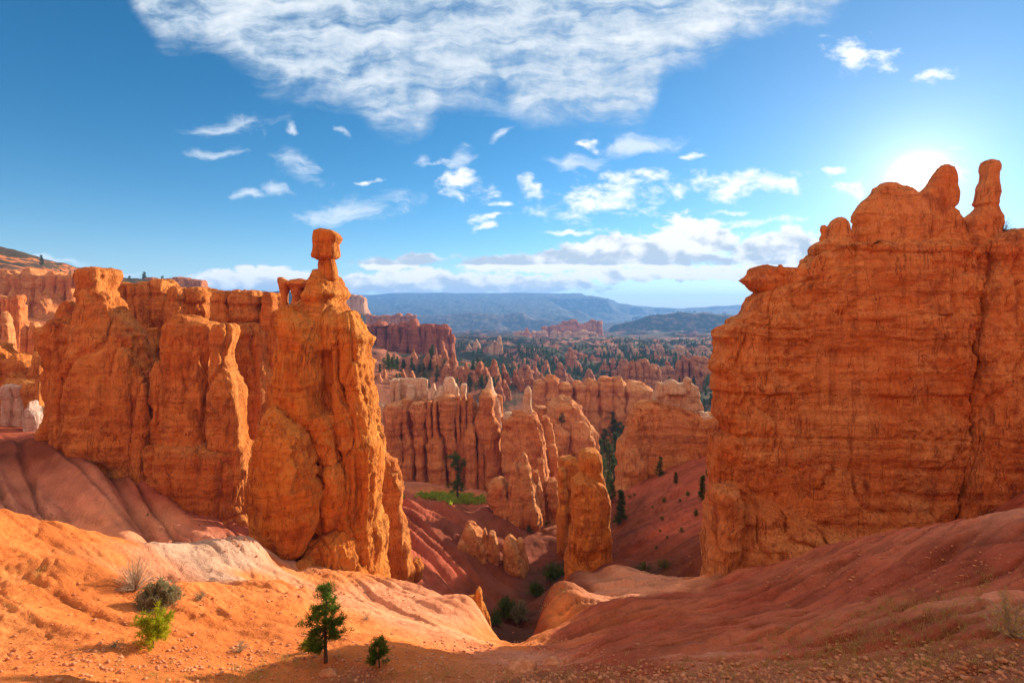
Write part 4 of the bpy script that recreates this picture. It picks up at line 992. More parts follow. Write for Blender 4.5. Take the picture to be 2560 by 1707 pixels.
formation('rock_spire', 'pale pointed spire rising behind the organ pipe wall', 'rock spire', 128.0, [
    ('spire', [(942, 1224, 1227), (950, 1221, 1229), (957, 1220, 1231), (963, 1218, 1231), (975, 1214, 1234), (985, 1211, 1241), (1000, 1205, 1250), (1030, 1200, 1256)], dict(amp=.45, dome=.3)),
    ('shoulder', [(990, 1236, 1254), (1010, 1232, 1258), (1060, 1228, 1260)], dict(amp=.5, mat='mid'))], 'pale', step=3)
formation('rock_spire', 'square headed pale spire on the right end of the organ pipe wall', 'rock spire', 118.0, [
    ('spire', [(968, 1317, 1327), (975, 1311, 1331), (985, 1309, 1330), (1000, 1307, 1329), (1020, 1307, 1330), (1045, 1298, 1338)], dict(amp=.4)),
    ('knob', [(1033, 1262, 1280), (1042, 1258, 1284), (1056, 1256, 1286)], dict(amp=.4))], 'pale', step=3)
formation('rock_cluster', 'jagged red rocks below the organ pipe wall beside the green grass', 'rock cluster', 97.0, [
    ('block', [(1195, 1242, 1257), (1205, 1227, 1264), (1220, 1222, 1268), (1250, 1220, 1275), (1285, 1233, 1285), (1310, 1243, 1300)], dict(ex=3)),
    ('peak', [(1131, 1307, 1312), (1140, 1304, 1316), (1155, 1301, 1317), (1165, 1292, 1322), (1190, 1280, 1331), (1215, 1270, 1336), (1240, 1268, 1342), (1280, 1272, 1353), (1305, 1280, 1358), (1325, 1296, 1348)], dict(dY=1)),
    ('peak', [(1157, 1283, 1288), (1170, 1279, 1291), (1200, 1274, 1302), (1250, 1268, 1312)], dict(amp=.6)),
    ('column', [(1180, 1330, 1346), (1200, 1328, 1352), (1250, 1332, 1358), (1300, 1336, 1362)], dict(dY=3)),
    ('column', [(1150, 1344, 1360), (1200, 1346, 1368), (1290, 1350, 1376)], dict(dY=8)),
    ('column', [(1200, 1366, 1390), (1250, 1370, 1398), (1292, 1376, 1404)], dict(dY=7)),
], 'mid', step=3.2)
formation('rock_wall', 'sunlit rocks joined to the back of the slim orange pillar', 'rock wall', 86.0, [
    ('block', [(1148, 1402, 1436), (1158, 1398, 1446), (1200, 1402, 1450), (1260, 1400, 1450), (1300, 1396, 1450)], dict(th=.7)),
    ('column', [(1172, 1396, 1412), (1200, 1396, 1416), (1290, 1392, 1418)], dict(dY=-2)),
], 'hammer', step=3.2)
formation('rock_cluster', 'low broken orange rocks on the shaded slope over the gully', 'rock cluster', 79.0, [
    ('slab', [(1355, 1144, 1164), (1370, 1138, 1171), (1390, 1136, 1173), (1410, 1148, 1171), (1432, 1154, 1166)], dict(dY=-1.5, amp=.6)),
    ('block', [(1316, 1162, 1184), (1322, 1155, 1190), (1335, 1150, 1204), (1355, 1146, 1212), (1380, 1150, 1222), (1410, 1158, 1234), (1440, 1180, 1244)], dict(ex=3)),
    ('pinnacle', [(1322, 1209, 1216), (1335, 1206, 1220), (1360, 1204, 1224), (1400, 1204, 1226)], dict(amp=.5)),
    ('pinnacle', [(1333, 1224, 1237), (1345, 1221, 1240), (1380, 1221, 1247), (1405, 1214, 1250), (1430, 1208, 1252)], dict(amp=.6)),
    ('peak', [(1341, 1271, 1281), (1352, 1265, 1288), (1365, 1262, 1298), (1390, 1258, 1308), (1415, 1262, 1320), (1450, 1280, 1326)], dict(amp=.8)),
    ('pinnacle', [(1350, 1294, 1308), (1370, 1290, 1314), (1420, 1288, 1324)], dict(amp=.6, dY=1.5)),
], 'mid', step=3.2)
formation('boulder', 'small knob of rock on the brown slope right of the hammer', 'boulder', 57.0, [
    ('rock', [(1399, 1036, 1048), (1408, 1031, 1053), (1420, 1030, 1057), (1432, 1030, 1054)], dict(amp=.5, th=1, ext=.6))], 'hammer', step=3)
formation('rock_spur', 'little orange horn on the edge of the pale rilled slope above the gully', 'rock spur', 39.5, [
    ('horn', [(1471, 1192, 1203), (1478, 1189, 1206), (1490, 1189, 1205), (1505, 1180, 1206), (1530, 1176, 1216)], dict(amp=.35, th=.8)),
    ('ledge', [(1492, 1172, 1188), (1500, 1164, 1200), (1520, 1168, 1214), (1545, 1190, 1226)], dict(amp=.4, th=.5, ext=2))], 'hammer', step=2.5)

# ---- castle shaped fin right of the valley
formation('rock_fin', 'castle shaped orange fin with a pale square top and a thumb on it', 'rock fin', 106.0, [
    ('face', [(1004, 1600, 1640), (1014, 1586, 1690), (1030, 1580, 1740), (1042, 1575, 1765), (1052, 1571, 1785), (1080, 1564, 1797), (1095, 1555, 1800), (1103, 1547, 1800), (1139, 1541, 1800), (1167, 1547, 1800), (1200, 1541, 1800), (1240, 1530, 1800)], dict(ex=4.5, th=.28, dome=.02)),
    ('top_block', [(960, 1648, 1732), (966, 1642, 1742), (985, 1639, 1748), (1000, 1635, 1750), (1018, 1628, 1755), (1034, 1620, 1760)], dict(ex=4, th=.42, mat='pale', dome=.02, amp=.7, dY=1.6, ext=1.0)),
    ('parapet', [(953, 1668, 1690), (958, 1660, 1700), (975, 1655, 1712)], dict(mat='pale', amp=.4, ext=.5)),
    ('parapet', [(956, 1641, 1650), (968, 1640, 1654), (985, 1638, 1658)], dict(mat='pale', amp=.3, ext=.5)),
    ('thumb', [(944, 1714, 1722), (948, 1710, 1727), (957, 1709, 1727), (966, 1708, 1728)], dict(mat='pale', amp=.3, ext=1)),
    ('knob', [(1032, 1747, 1766), (1040, 1742, 1784), (1056, 1742, 1785), (1068, 1746, 1778), (1082, 1752, 1775)], dict(mat='pale', dY=-2.5, amp=.5)),
    ('shoulder', [(905, 1880, 2200), (930, 1840, 2260), (1000, 1815, 2300), (1240, 1800, 2300)], dict(ex=4, th=.2, dY=-4)),  # unseen behind the great fin, added to shade the right gully slope
    ('block', [(1044, 1720, 1800), (1100, 1716, 1800), (1240, 1700, 1800)], dict(dY=-2, ex=3, th=.5)),
    ('column', [(1125, 1560, 1600), (1160, 1552, 1616), (1240, 1536, 1620)], dict(dY=-3, th=.5)),
], 'mid', step=3.2)

# ---- red rows behind the valley
row = []
for (a, b, t, bt) in [(1335, 1364, 950, 1015), (1360, 1397, 943, 1015), (1391, 1432, 961, 1020), (1430, 1463, 957, 1035), (1458, 1498, 952, 1062), (1492, 1532, 947, 1070), (1520, 1562, 946, 1075), (1554, 1628, 962, 1060)]:
    row += cols('column', [(a, b, t, bt)])
row += [('knob', [(942, 1542, 1552), (950, 1540, 1556), (965, 1538, 1558)], dict(amp=.4)), ('peak', [(946, 1470, 1476), (960, 1464, 1484), (990, 1460, 1490)], dict(amp=.5)),
        ('backing', [(968, 1345, 1610), (1000, 1340, 1622), (1070, 1335, 1630)], dict(ex=5, th=.14, dY=5, dome=.01))]
formation('rock_wall', 'banded red wall of crowded columns behind the valley pines', 'rock wall', 205.0, row, 'mid', step=3.2, th=.9)
formation('rock_cluster', 'stepped red blocks with a small pine on their shoulder, left of the valley pines', 'rock cluster', 150.0, [
    ('block', [(999, 1394, 1430), (1012, 1372, 1448), (1030, 1369, 1456), (1050, 1371, 1468), (1072, 1378, 1488)], dict(ex=3, th=.7)),
    ('block', [(1053, 1430, 1460), (1061, 1424, 1468), (1100, 1421, 1485), (1125, 1424, 1482), (1150, 1436, 1474)], dict(ex=3, th=.8, dY=-4)),
    ('slab', [(1062, 1386, 1395), (1080, 1383, 1422), (1110, 1384, 1424), (1150, 1394, 1420)], dict(dY=-6, ex=3)),
    ('column', [(1020, 1340, 1372), (1060, 1346, 1390), (1110, 1350, 1394)], dict(dY=6, th=.8)),
], 'mid', step=3.2)

# ---- dark red organ pipe wall farther left
drk = []
for (a, b, t) in [(905, 921, 812), (919, 933, 813), (930, 944, 810), (942, 969, 811), (966, 975, 822), (972, 986, 812), (983, 1004, 813), (1002, 1023, 813), (1020, 1056, 812), (1053, 1067, 815), (1064, 1096, 813), (1093, 1104, 815), (1101, 1126, 815), (1122, 1137, 838)]:
    drk += cols('column', [(a, b, t, 905)])
drk += [('butte', [(800, 1026, 1043), (806, 1024, 1047), (818, 1023, 1052)], dict(amp=.5, ext=1)), ('butte', [(807, 1000, 1015), (815, 998, 1020)], dict(amp=.5, ext=1)), ('butte', [(806, 942, 962), (813, 935, 970)], dict(amp=.5, ext=1)),
        ('backing', [(813, 908, 1120), (830, 905, 1128), (905, 900, 1138)], dict(ex=6, th=.10, dY=10, dome=.005))]
formation('rock_wall', 'dark red wall of tall narrow columns beyond the hammer hoodoo', 'rock wall', 430.0, drk, 'farred', step=2.6, th=1.0, ext=14)
formation('rock_wall', 'hazy column wall on the slope of the butte behind the dark red wall', 'rock wall', 900.0,
          sum([cols('column', [(a, a + w, 786 + (a % 5), 812)]) for a, w in ((915, 14), (928, 12), (939, 15), (953, 12), (964, 16), (979, 12), (990, 15), (1004, 13), (1016, 18), (1032, 10))], []), 'far', step=2.4, ext=20, th=1)
formation('butte', 'small pale cliff crowning the wooded slope behind the hammer hoodoo', 'butte', 985.0,
          sum([cols('cliff', [(a, a + 17, 737 + k, 756 + k)]) for k, a in ((0, 864), (0, 878), (3, 890), (8, 900))], []), 'farpale', step=2.2, ext=20, th=1)

# ---- far mesas
for (lab, Yd, lst, mt) in [
    ('pale striped cliff below the red castle rock on the far canyon floor', 1290, [(1284, 1304, 830, 842), (1302, 1322, 831, 842), (1326, 1342, 829, 843), (1340, 1354, 830, 843), (1352, 1367, 829, 844)], 'farpale'),
    ('second pale cliff right of the striped one on the far canyon floor', 1240, [(1378, 1392, 830, 846), (1390, 1407, 831, 850), (1408, 1430, 831, 846), (1428, 1446, 833, 848), (1444, 1470, 829, 850), (1466, 1496, 833, 854)], 'farpale'),
    ('long red castle rock with a tower in the far haze', 1420, [(1352, 1372, 818, 834), (1370, 1398, 816, 834), (1396, 1418, 812, 832), (1404, 1424, 805, 832), (1422, 1446, 802, 832), (1440, 1464, 812, 832), (1462, 1480, 808, 832), (1474, 1494, 802, 832), (1490, 1508, 806, 834)], 'far'),
]:
    formation('mesa', lab, 'mesa', Yd, sum([cols('cliff', [q], ex=3) for q in lst], []), mt, step=2.2, ext=25, th=1.1)
formation('rock_spire', 'tiny red spike above the far pale cliff', 'rock spire', 1270.0, [('spire', [(820, 1315, 1319), (828, 1312, 1321), (842, 1306, 1330)], {})], 'far', step=2, ext=10)

# ---- single hoodoos on the canyon floor: column, top row, foot row, width, lean
HOODOOS = [(1236, 899, 950, 30, 0), (1265, 908, 958, 24, 7), (1322, 923, 972, 30, 0), (1339, 912, 950, 20, 3), (1366, 901, 938, 28, 0), (1404, 908, 955, 30, 4), (1379, 941, 966, 36, 0), (1424, 936, 960, 22, 4), (1473, 925, 962, 36, 0), (1430, 869, 912, 30, 6), (1441, 892, 912, 16, 2),
           (1534, 896, 918, 18, 2), (1565, 902, 955, 64, 4), (1588, 918, 967, 52, 8), (1608, 899, 936, 26, 6), (1644, 911, 946, 62, 8), (1675, 904, 948, 34, 5), (1728, 894, 942, 22, 0), (1761, 896, 958, 54, 0),
           (1590, 872, 888, 26, 0), (1618, 864, 880, 12, 0), (1651, 864, 886, 26, 0), (1700, 868, 886, 42, 0), (1758, 867, 887, 46, 0), (1511, 869, 883, 12, 0), (1580, 857, 878, 9, 0), (1545, 875, 888, 24, 0), (1498, 868, 884, 16, 0),
           (1036, 873, 899, 16, 0), (1068, 884, 916, 24, 0), (1086, 890, 918, 16, 0), (1112, 853, 908, 18, 5), (1100, 888, 926, 22, 0), (1136, 882, 918, 22, 3), (1118, 908, 942, 26, 0), (1136, 914, 946, 26, 0), (1154, 918, 950, 24, 0), (1168, 905, 936, 20, 3), (1186, 926, 955, 26, 2),
           (1203, 906, 955, 36, 0), (1216, 918, 956, 26, 4), (1248, 843, 882, 22, 0), (1232, 852, 880, 22, -4), (1008, 922, 948, 13, 0), (1030, 928, 947, 15, 0), (992, 932, 950, 11, 0), (962, 925, 945, 12, 0), (948, 932, 950, 12, 0), (1090, 868, 900, 10, 0),
           (1262, 950, 990, 26, 3), (1246, 955, 990, 30, 0), (1290, 925, 962, 22, 2), (1304, 946, 975, 20, 0), (1352, 935, 958, 20, 0), (1190, 850, 868, 18, 0), (1172, 858, 872, 14, 0), (1450, 912, 930, 16, 0), (1510, 905, 926, 22, 0), (1690, 930, 952, 22, 0), (1636, 884, 896, 26, 0), (1720, 882, 896, 26, 0), (1600, 886, 898, 20, 0),
           (1310, 898, 914, 18, 0), (1285, 904, 922, 16, 0), (1342, 888, 902, 14, 0), (1388, 892, 906, 16, 0), (1480, 886, 898, 14, 0), (1780, 905, 935, 20, 0)]
for (xc, t, bt, w, ln) in HOODOOS:
    hx_, Yh, _ = hit(xc, bt, 60)
    Yh = min(Yh, 900)
    h = bt - t; rr = random.Random(xc)
    far_ = bt < 892
    pr = [(t, xc - ln - .10 * w, xc - ln + .10 * w), (t + .12 * h, xc - ln - .20 * w, xc - ln + .20 * w), (t + .22 * h, xc - ln * .8 - .17 * w, xc - ln * .8 + .18 * w), (t + .45 * h, xc - ln * .5 - .33 * w, xc - ln * .5 + .32 * w),
          (t + .75 * h, xc - .43 * w, xc + .44 * w), (bt, xc - .5 * w, xc + .54 * w)]
    parts = [('spire', pr, {})]
    for q in range(int(w / 8) if w > 18 else 0):
        o_ = rr.uniform(-.48, .48) * w; t2 = t + h * (rr.uniform(.05, .35) + .7 * (abs(o_) / w)); hw = rr.uniform(.09, .17) * w; l2 = ln * .6 + rr.uniform(-1, 1)
        parts.append(('spire', [(t2, xc + o_ - l2 - hw * .45, xc + o_ - l2 + hw * .45), (t2 + .08 * h, xc + o_ - l2 - hw * .9, xc + o_ - l2 + hw * .85), (t2 + .2 * h, xc + o_ - l2 * .7 - hw * .7, xc + o_ - l2 * .7 + hw * .75), (max(bt, t2 + .4 * h), xc + o_ - hw * 1.5, xc + o_ + hw * 1.6)],
                      dict(dY=-rr.uniform(.05, .45) * w / 1280 * Yh)))
    if far_ and xc > 1480: lab, grp = 'small pale hoodoo in the dark woods of the far canyon floor', 'pale hoodoos in the far woods'
    elif far_: lab, grp = 'pinkish weathered cone on the far brown ridge', 'cones on the far ridge'
    elif w > 45: lab, grp = 'broad red hoodoo block among dark trees on the canyon floor', 'broad hoodoos on the canyon floor'
    elif xc < 1200: lab, grp = 'slender red hoodoo below the dark red column wall', 'hoodoos below the dark red wall'
    else: lab, grp = 'pointed red hoodoo among dark trees on the canyon floor', 'pointed hoodoos on the canyon floor'
    formation('hoodoo', lab, 'hoodoo', Yh, parts, 'farpale' if far_ else 'far', group=grp, px=xc, step=2.2, ext=8 + Yh * .01, th=.9, dome=.2, amp=.9)

for (lab, Yd, lst) in [
    ('ragged red fin row left of the shaded woods, behind the castle shaped fin', 330, [(1556, 1574, 914, 962), (1570, 1590, 904, 962), (1586, 1606, 908, 964), (1600, 1622, 900, 962), (1616, 1640, 916, 962), (1636, 1652, 926, 962)]),
    ('low red fin row in front of the round brown ridge', 360, [(1296, 1312, 922, 958), (1308, 1326, 914, 958), (1322, 1336, 926, 958), (1334, 1350, 930, 958)]),
    ('red fin row climbing left from the pointed spire toward the brown mound', 300, [(1120, 1138, 918, 952), (1134, 1150, 910, 952), (1146, 1164, 922, 955), (1160, 1180, 914, 955), (1176, 1196, 928, 958)]),
    ('shaded red fin row at the edge of the woods beside the great fin', 380, [(1690, 1706, 902, 950), (1702, 1722, 894, 952), (1718, 1736, 900, 955), (1732, 1754, 892, 958), (1750, 1772, 900, 960), (1768, 1796, 896, 960)]),
    ('thin red fin row below the far pale cliffs', 620, [(1420, 1434, 882, 905), (1430, 1446, 876, 906), (1442, 1456, 884, 906), (1452, 1470, 888, 906)]),
]:
    formation('rock_wall', lab, 'rock wall', Yd, sum([cols('fin', [q]) for q in lst], []), 'far', step=2.4, th=1.1, ext=16)

# ---- the far left: skyline walls, knobs and dark clefts
formation('rock_wall', 'pinkish cliff with pale notched rim under the left skyline', 'rock wall', 185.0,
          sum([cols('column', [q]) for q in ((-60, -20, 668, 800), (-30, 12, 676, 795), (5, 48, 682, 792), (40, 84, 690, 798), (70, 112, 676, 808), (100, 128, 690, 830), (124, 160, 684, 800), (150, 176, 690, 790), (170, 200, 688, 800), (192, 216, 690, 800))], [])
          + [('backing', [(690, -80, 214), (720, -80, 218), (830, -80, 222)], dict(ex=6, th=.1, dY=6, dome=.01)), ('spur', [(735, 108, 122), (760, 108, 140), (800, 110, 165), (850, 110, 180)], dict(dY=-8)),
             ('pinnacle', [(722, 178, 184), (745, 176, 188), (790, 172, 192)], dict(dY=-8, amp=.5)), ('pinnacle', [(735, 130, 142), (790, 126, 150)], dict(dY=-6, amp=.5))], 'mid', step=3.4, th=.9, ext=14)
formation('rock_wall', 'low orange wall of short ribs at the left edge, with a bush on its end', 'rock wall', 122.0,
          sum([cols('rib', [q]) for q in ((-24, -4, 744, 800), (-8, 12, 741, 800), (8, 24, 742, 800), (20, 38, 744, 800), (34, 48, 742, 802), (44, 59, 740, 806))], []), 'mid', step=3.2, th=1, ext=8)
formation('hoodoo', 'squat knobbed hoodoo on the sunny ground at the left edge', 'hoodoo', 108.0, [
    ('knob', [(779, 9, 15), (786, 6, 20), (796, 5, 25), (804, 10, 26), (810, 12, 24)], dict(amp=.4, ext=.6)), ('column', [(808, 12, 26), (820, 13, 30), (835, 14, 32), (850, 10, 34)], dict(amp=.4)),
    ('knob', [(812, -6, 6), (820, -8, 8), (850, -10, 12)], dict(amp=.4))], 'mid', step=3)
formation('hoodoo', 'stubby pair of knobs beside a bush near the left edge', 'hoodoo', 104.0, [
    ('knob', [(806, 82, 92), (814, 80, 96), (828, 78, 98)], dict(amp=.4)), ('knob', [(812, 64, 74), (822, 60, 78), (832, 58, 80)], dict(amp=.4))], 'mid', step=3)
formation('rock_wall', 'shadowed rocks with sun caught on their knobs, left of the long wall', 'rock wall', 84.0, [
    ('block', [(862, -20, 12), (872, -24, 18), (885, -24, 26), (920, -24, 30), (960, -24, 28)], dict(ex=3)),
    ('block', [(884, 44, 54), (892, 38, 66), (910, 36, 72), (950, 34, 76), (1000, 30, 78)], dict()),
    ('knob', [(880, 90, 100), (890, 84, 109), (905, 82, 112), (920, 85, 110), (935, 92, 106)], dict(dY=-3, amp=.5)),
    ('column', [(822, 96, 122), (835, 92, 126), (868, 94, 124), (1000, 92, 126)], dict(dY=5)),
    ('column', [(868, 98, 116), (900, 96, 120), (1000, 96, 122)], dict(dY=3)),
    ('ledge', [(932, 34, 44), (945, 34, 66), (955, 30, 120), (970, 20, 126), (1000, 0, 128)], dict(dY=-2, th=.4)),
    ('base_block', [(912, -30, 66), (930, -30, 74), (1020, -30, 80), (1100, -30, 84)], dict(ex=4, th=.3, dY=0)),
    ('base_block', [(918, 84, 126), (960, 80, 128), (1000, 82, 130), (1100, 78, 134)], dict(ex=3, th=.5, dY=0)),
], 'wall', step=3.4)
formation('rock_pillar', 'whitish twin rib pillar against the shadowed rocks at far left', 'rock pillar', 80.0, [
    ('rib', [(964, 17, 40), (972, 14, 42), (1000, 18, 44), (1030, 16, 46), (1096, 10, 48)], dict(amp=.5)), ('rib', [(966, 38, 60), (980, 38, 60), (1000, 40, 62), (1020, 42, 64), (1060, 42, 74), (1096, 42, 78)], dict(amp=.5, dY=.3))], 'white', step=3)
formation('rock_pillar', 'lower whitish pillar with a small head, beside the twin rib pillar', 'rock pillar', 79.0, [
    ('column', [(1003, 81, 86), (1008, 80, 88), (1014, 79, 88), (1022, 76, 96), (1035, 74, 106), (1060, 74, 114), (1096, 76, 122)], dict(amp=.5))], 'white', step=3)
formation('mesa', 'flat topped red mesa on the left skyline', 'mesa', 470.0, sum([cols('cliff', [q], ex=3) for q in ((414, 440, 700, 724), (434, 462, 698, 724), (456, 480, 698, 724), (476, 498, 702, 724), (492, 514, 704, 726))], []), 'far', step=2.6, ext=10, th=1)
formation('mesa', 'low reddish mesa between two skyline trees on the left', 'mesa', 440.0, sum([cols('cliff', [q], ex=3) for q in ((314, 342, 703, 718), (338, 372, 702, 718), (366, 402, 698, 720))], []), 'far', step=2.6, ext=10, th=1)
# ------------------------------------------------------------------ plants
class MB:
    """collects triangles and quads"""
    def __init__(s): s.v = []; s.t = []; s.q = []; s.n = 0

    def add(s, v, t=None, q=None):
        v = np.asarray(v, np.float32)
        if t is not None: s.t.append(np.asarray(t, np.int32) + s.n)
        if q is not None: s.q.append(np.asarray(q, np.int32) + s.n)
        s.v.append(v); s.n += len(v)

    def tube(s, pts, rad, k=6):
        pts = np.asarray(pts, float); n = len(pts)
        d = np.gradient(pts, axis=0); d /= np.linalg.norm(d, axis=1)[:, None] + 1e-9
        up = np.where(np.abs(d[:, 2:3]) > .9, [[1, 0, 0]], [[0, 0, 1]])
        a = np.cross(d, up); a /= np.linalg.norm(a, axis=1)[:, None] + 1e-9; b = np.cross(d, a)
        th = np.linspace(0, 2 * math.pi, k, endpoint=False)
        rad = np.broadcast_to(np.asarray(rad, float), (n,))
        v = pts[:, None] + rad[:, None, None] * (np.cos(th)[None, :, None] * a[:, None] + np.sin(th)[None, :, None] * b[:, None])
        ids = np.arange(n * k).reshape(n, k); nx = np.roll(ids, -1, 1)
        s.add(v.reshape(-1, 3), q=np.stack([ids[:-1], nx[:-1], nx[1:], ids[1:]], -1).reshape(-1, 4))

    def blades(s, base, dirs, ln, wd):
        """thin pointed leaves"""
        n = len(base)
        side = np.cross(dirs, rng.normal(size=(n, 3))); side /= np.linalg.norm(side, axis=1)[:, None] + 1e-9
        ln = np.broadcast_to(ln, (n,))[:, None]; wd = np.broadcast_to(wd, (n,))[:, None]
        v = np.stack([base - side * wd, base + side * wd, base + dirs * ln], 1).reshape(-1, 3)
        s.add(v, t=np.arange(3 * n).reshape(n, 3))

    def build(s, name, mat, parent=None, smooth=False):
        return mesh_obj(name, np.concatenate(s.v), [np.concatenate(a) for a in (s.t, s.q) if a], mat, parent, smooth)


def unit(a): return a / (np.linalg.norm(a, axis=-1, keepdims=True) + 1e-9)


def pine_parts(h, spread, seed, whorls, per, tuft, nlen, bare=.15, conic=1.0, shape=None, lean=0.0, up=.25):
    """trunk and crown of a pine: whorls of boughs, every bough carrying bottlebrush tufts of needles"""
    r = np.random.default_rng(seed); global rng; keep = rng; rng = r
    tr, cr = MB(), MB()
    zt = np.linspace(0, 1, 9)
    bend = lambda t: np.array([lean * h * t ** 1.5 + .012 * h * math.sin(5 * t + seed), .012 * h * math.sin(4 * t + 2 * seed), h * t])
    tr.tube([bend(t) for t in zt], h * .022 * (1.05 - zt) + .004 * h * (1 - zt), 7)
    for i in range(whorls):
        f = bare + (1 - bare) * (i + r.uniform(-.3, .3)) / whorls
        f = min(max(f, bare), .985)
        p0 = bend(f)
        prof = shape(f) if shape else (1 - ((f - bare) / (1 - bare))) ** conic * .92 + .10
        for j in range(per):
            a = r.uniform(0, 2 * math.pi); L = spread * prof * r.uniform(.55, 1.15)
            d = np.array([math.cos(a), math.sin(a), up * r.uniform(-.3, 1.4)])
            pts = np.array([p0 + d * L * t + np.array([0, 0, .10 * L * t * t * (1 if r.random() < .6 else -.6)]) for t in (0, .35, .7, 1)])
            tr.tube(pts, [h * .006, h * .0045, h * .003, h * .0012], 4)
            nt = max(2, int(tuft * (L / spread) * 1.2 + .5))
            for k in range(nt):
                t = .30 + .70 * (k + r.random()) / nt
                c = p0 + d * L * t + r.normal(size=3) * .07 * L
                m = 16 if h > 1 else 12
                dd = unit(unit(d)[None] * .55 + r.normal(size=(m, 3)) * .75 + np.array([0, 0, .25]))
                cr.blades(np.repeat(c[None], m, 0) + r.normal(size=(m, 3)) * nlen * .25, dd, nlen * r.uniform(.7, 1.25, m), nlen * .075)
    rng = keep
    return tr, cr


def put_pine(name, label, px, py, h, mat, group=None, Y=None, **k):
    x, y, z = hit(px, py) if Y is None else at(px, py, Y)
    root = thing(name, label, 'tree', (x, y, z - .04 * h), group)
    tr, cr = pine_parts(h, **k)
    tr.build('trunk', M['bark'], root, True); cr.build('crown', mat, root)
    return root


def hpx(px, py, n):          # height in metres of n photo pixels at the ground point seen there
    return n / F_PX * hit(px, py)[1]


put_pine('pine_tree', 'dark green young pine with a bare lower trunk at the bottom edge of the sunlight', 815, 1655, hpx(815, 1655, 206), M['needle'], spread=hpx(815, 1655, 46), seed=3, whorls=20, per=4, tuft=6, nlen=hpx(815, 1655, 11), bare=.24, conic=.55,
         shape=lambda f: .25 + .95 * math.sin(min(1, (1.02 - f) / .8) * math.pi * .62))
put_pine('pine_tree', 'small dark pine sapling in the shade, right of the young pine', 948, 1668, hpx(948, 1668, 80), M['needle'], spread=hpx(948, 1668, 27), seed=8, whorls=10, per=4, tuft=4, nlen=hpx(948, 1668, 9), bare=.22, shape=lambda f: .45 + .7 * math.sin(min(1, (1.05 - f) / .8) * math.pi * .6))
put_pine('pine_tree', 'bright yellow green round pine sapling leaning on the orange slope', 384, 1620, hpx(384, 1620, 88), M['needle_yellow'], spread=hpx(384, 1620, 38), seed=5, whorls=12, per=5, tuft=5, nlen=hpx(384, 1620, 10), bare=.22, lean=.04, up=.5,
         shape=lambda f: .45 + .75 * math.sin(min(1, (1.05 - f) / .85) * math.pi * .75))
put_pine('pine_seedling', 'tiny bright green pine seedling left of the young pine trunk', 775, 1622, hpx(775, 1622, 26), M['needle_yellow'], spread=hpx(775, 1622, 18), seed=15, whorls=6, per=5, tuft=4, nlen=hpx(775, 1622, 8), bare=.1, shape=lambda f: 1.0)
# tall thin pine by the grass
put_pine('pine_tree', 'tall thin pine with sparse boughs rising from the green grass', 1145, 1250, hpx(1145, 1250, 122), M['needle'], spread=hpx(1145, 1250, 32), seed=23, whorls=15, per=3, tuft=8, nlen=hpx(1145, 1250, 6), bare=.25,
         shape=lambda f: (.5 + .6 * math.sin(f * 9)) * (1.1 - .55 * f) + .15)

# conifers of the canyon: a few grown once, then copied
VAR = []
for i, (wh, pe, co_, bare, sp) in enumerate([(15, 5, .9, .12, .17), (13, 5, .6, .2, .21), (12, 5, .75, .1, .24), (10, 4, .4, .3, .26)]):
    tr, cr = pine_parts(1.0, sp, 40 + i, wh, pe, 3, .085, bare=bare, conic=co_)
    a = tr.build('trunk', M['bark'], None, True); b = cr.build('crown', M['fartree'], None)
    VAR.append((a, b))
_first = set()


def copy_pine(i, x, y, z, h, label, group, rot):
    a, b = VAR[i]
    root = thing('pine_tree', label, 'tree', (x, y, z - .05 * h), group)
    root.rotation_euler[2] = rot; root.scale = (h, h, h * 1.0)
    for o in (a, b):
        c = o if (i, o.name) not in _first and i not in _first else o.copy()
        if c is not o: link(c)
        c.parent = root
    _first.add(i)
    return root


tr_rng = random.Random(11)
# valley pines right of centre: column, foot row, height in photo pixels
for (px, py, n) in [(1495, 1085, 70), (1530, 1110, 86), (1548, 1120, 70), (1560, 1112, 52), (1512, 1128, 60), (1540, 1150, 74), (1500, 1160, 66), (1524, 1180, 78), (1552, 1165, 62), (1505, 1205, 72), (1535, 1215, 74), (1520, 1238, 66), (1492, 1135, 48),
                    (1545, 1190, 60), (1562, 1140, 44), (1510, 1100, 50), (1572, 1100, 40), (1488, 1180, 52), (1530, 1258, 60)]:
    x, y, z = hit(px, py, 60)
    copy_pine(tr_rng.randrange(3), x, y, z, n / F_PX * y, 'green pine in the sunlit grove between the red blocks and the castle shaped fin', 'valley pines', tr_rng.uniform(0, 6))
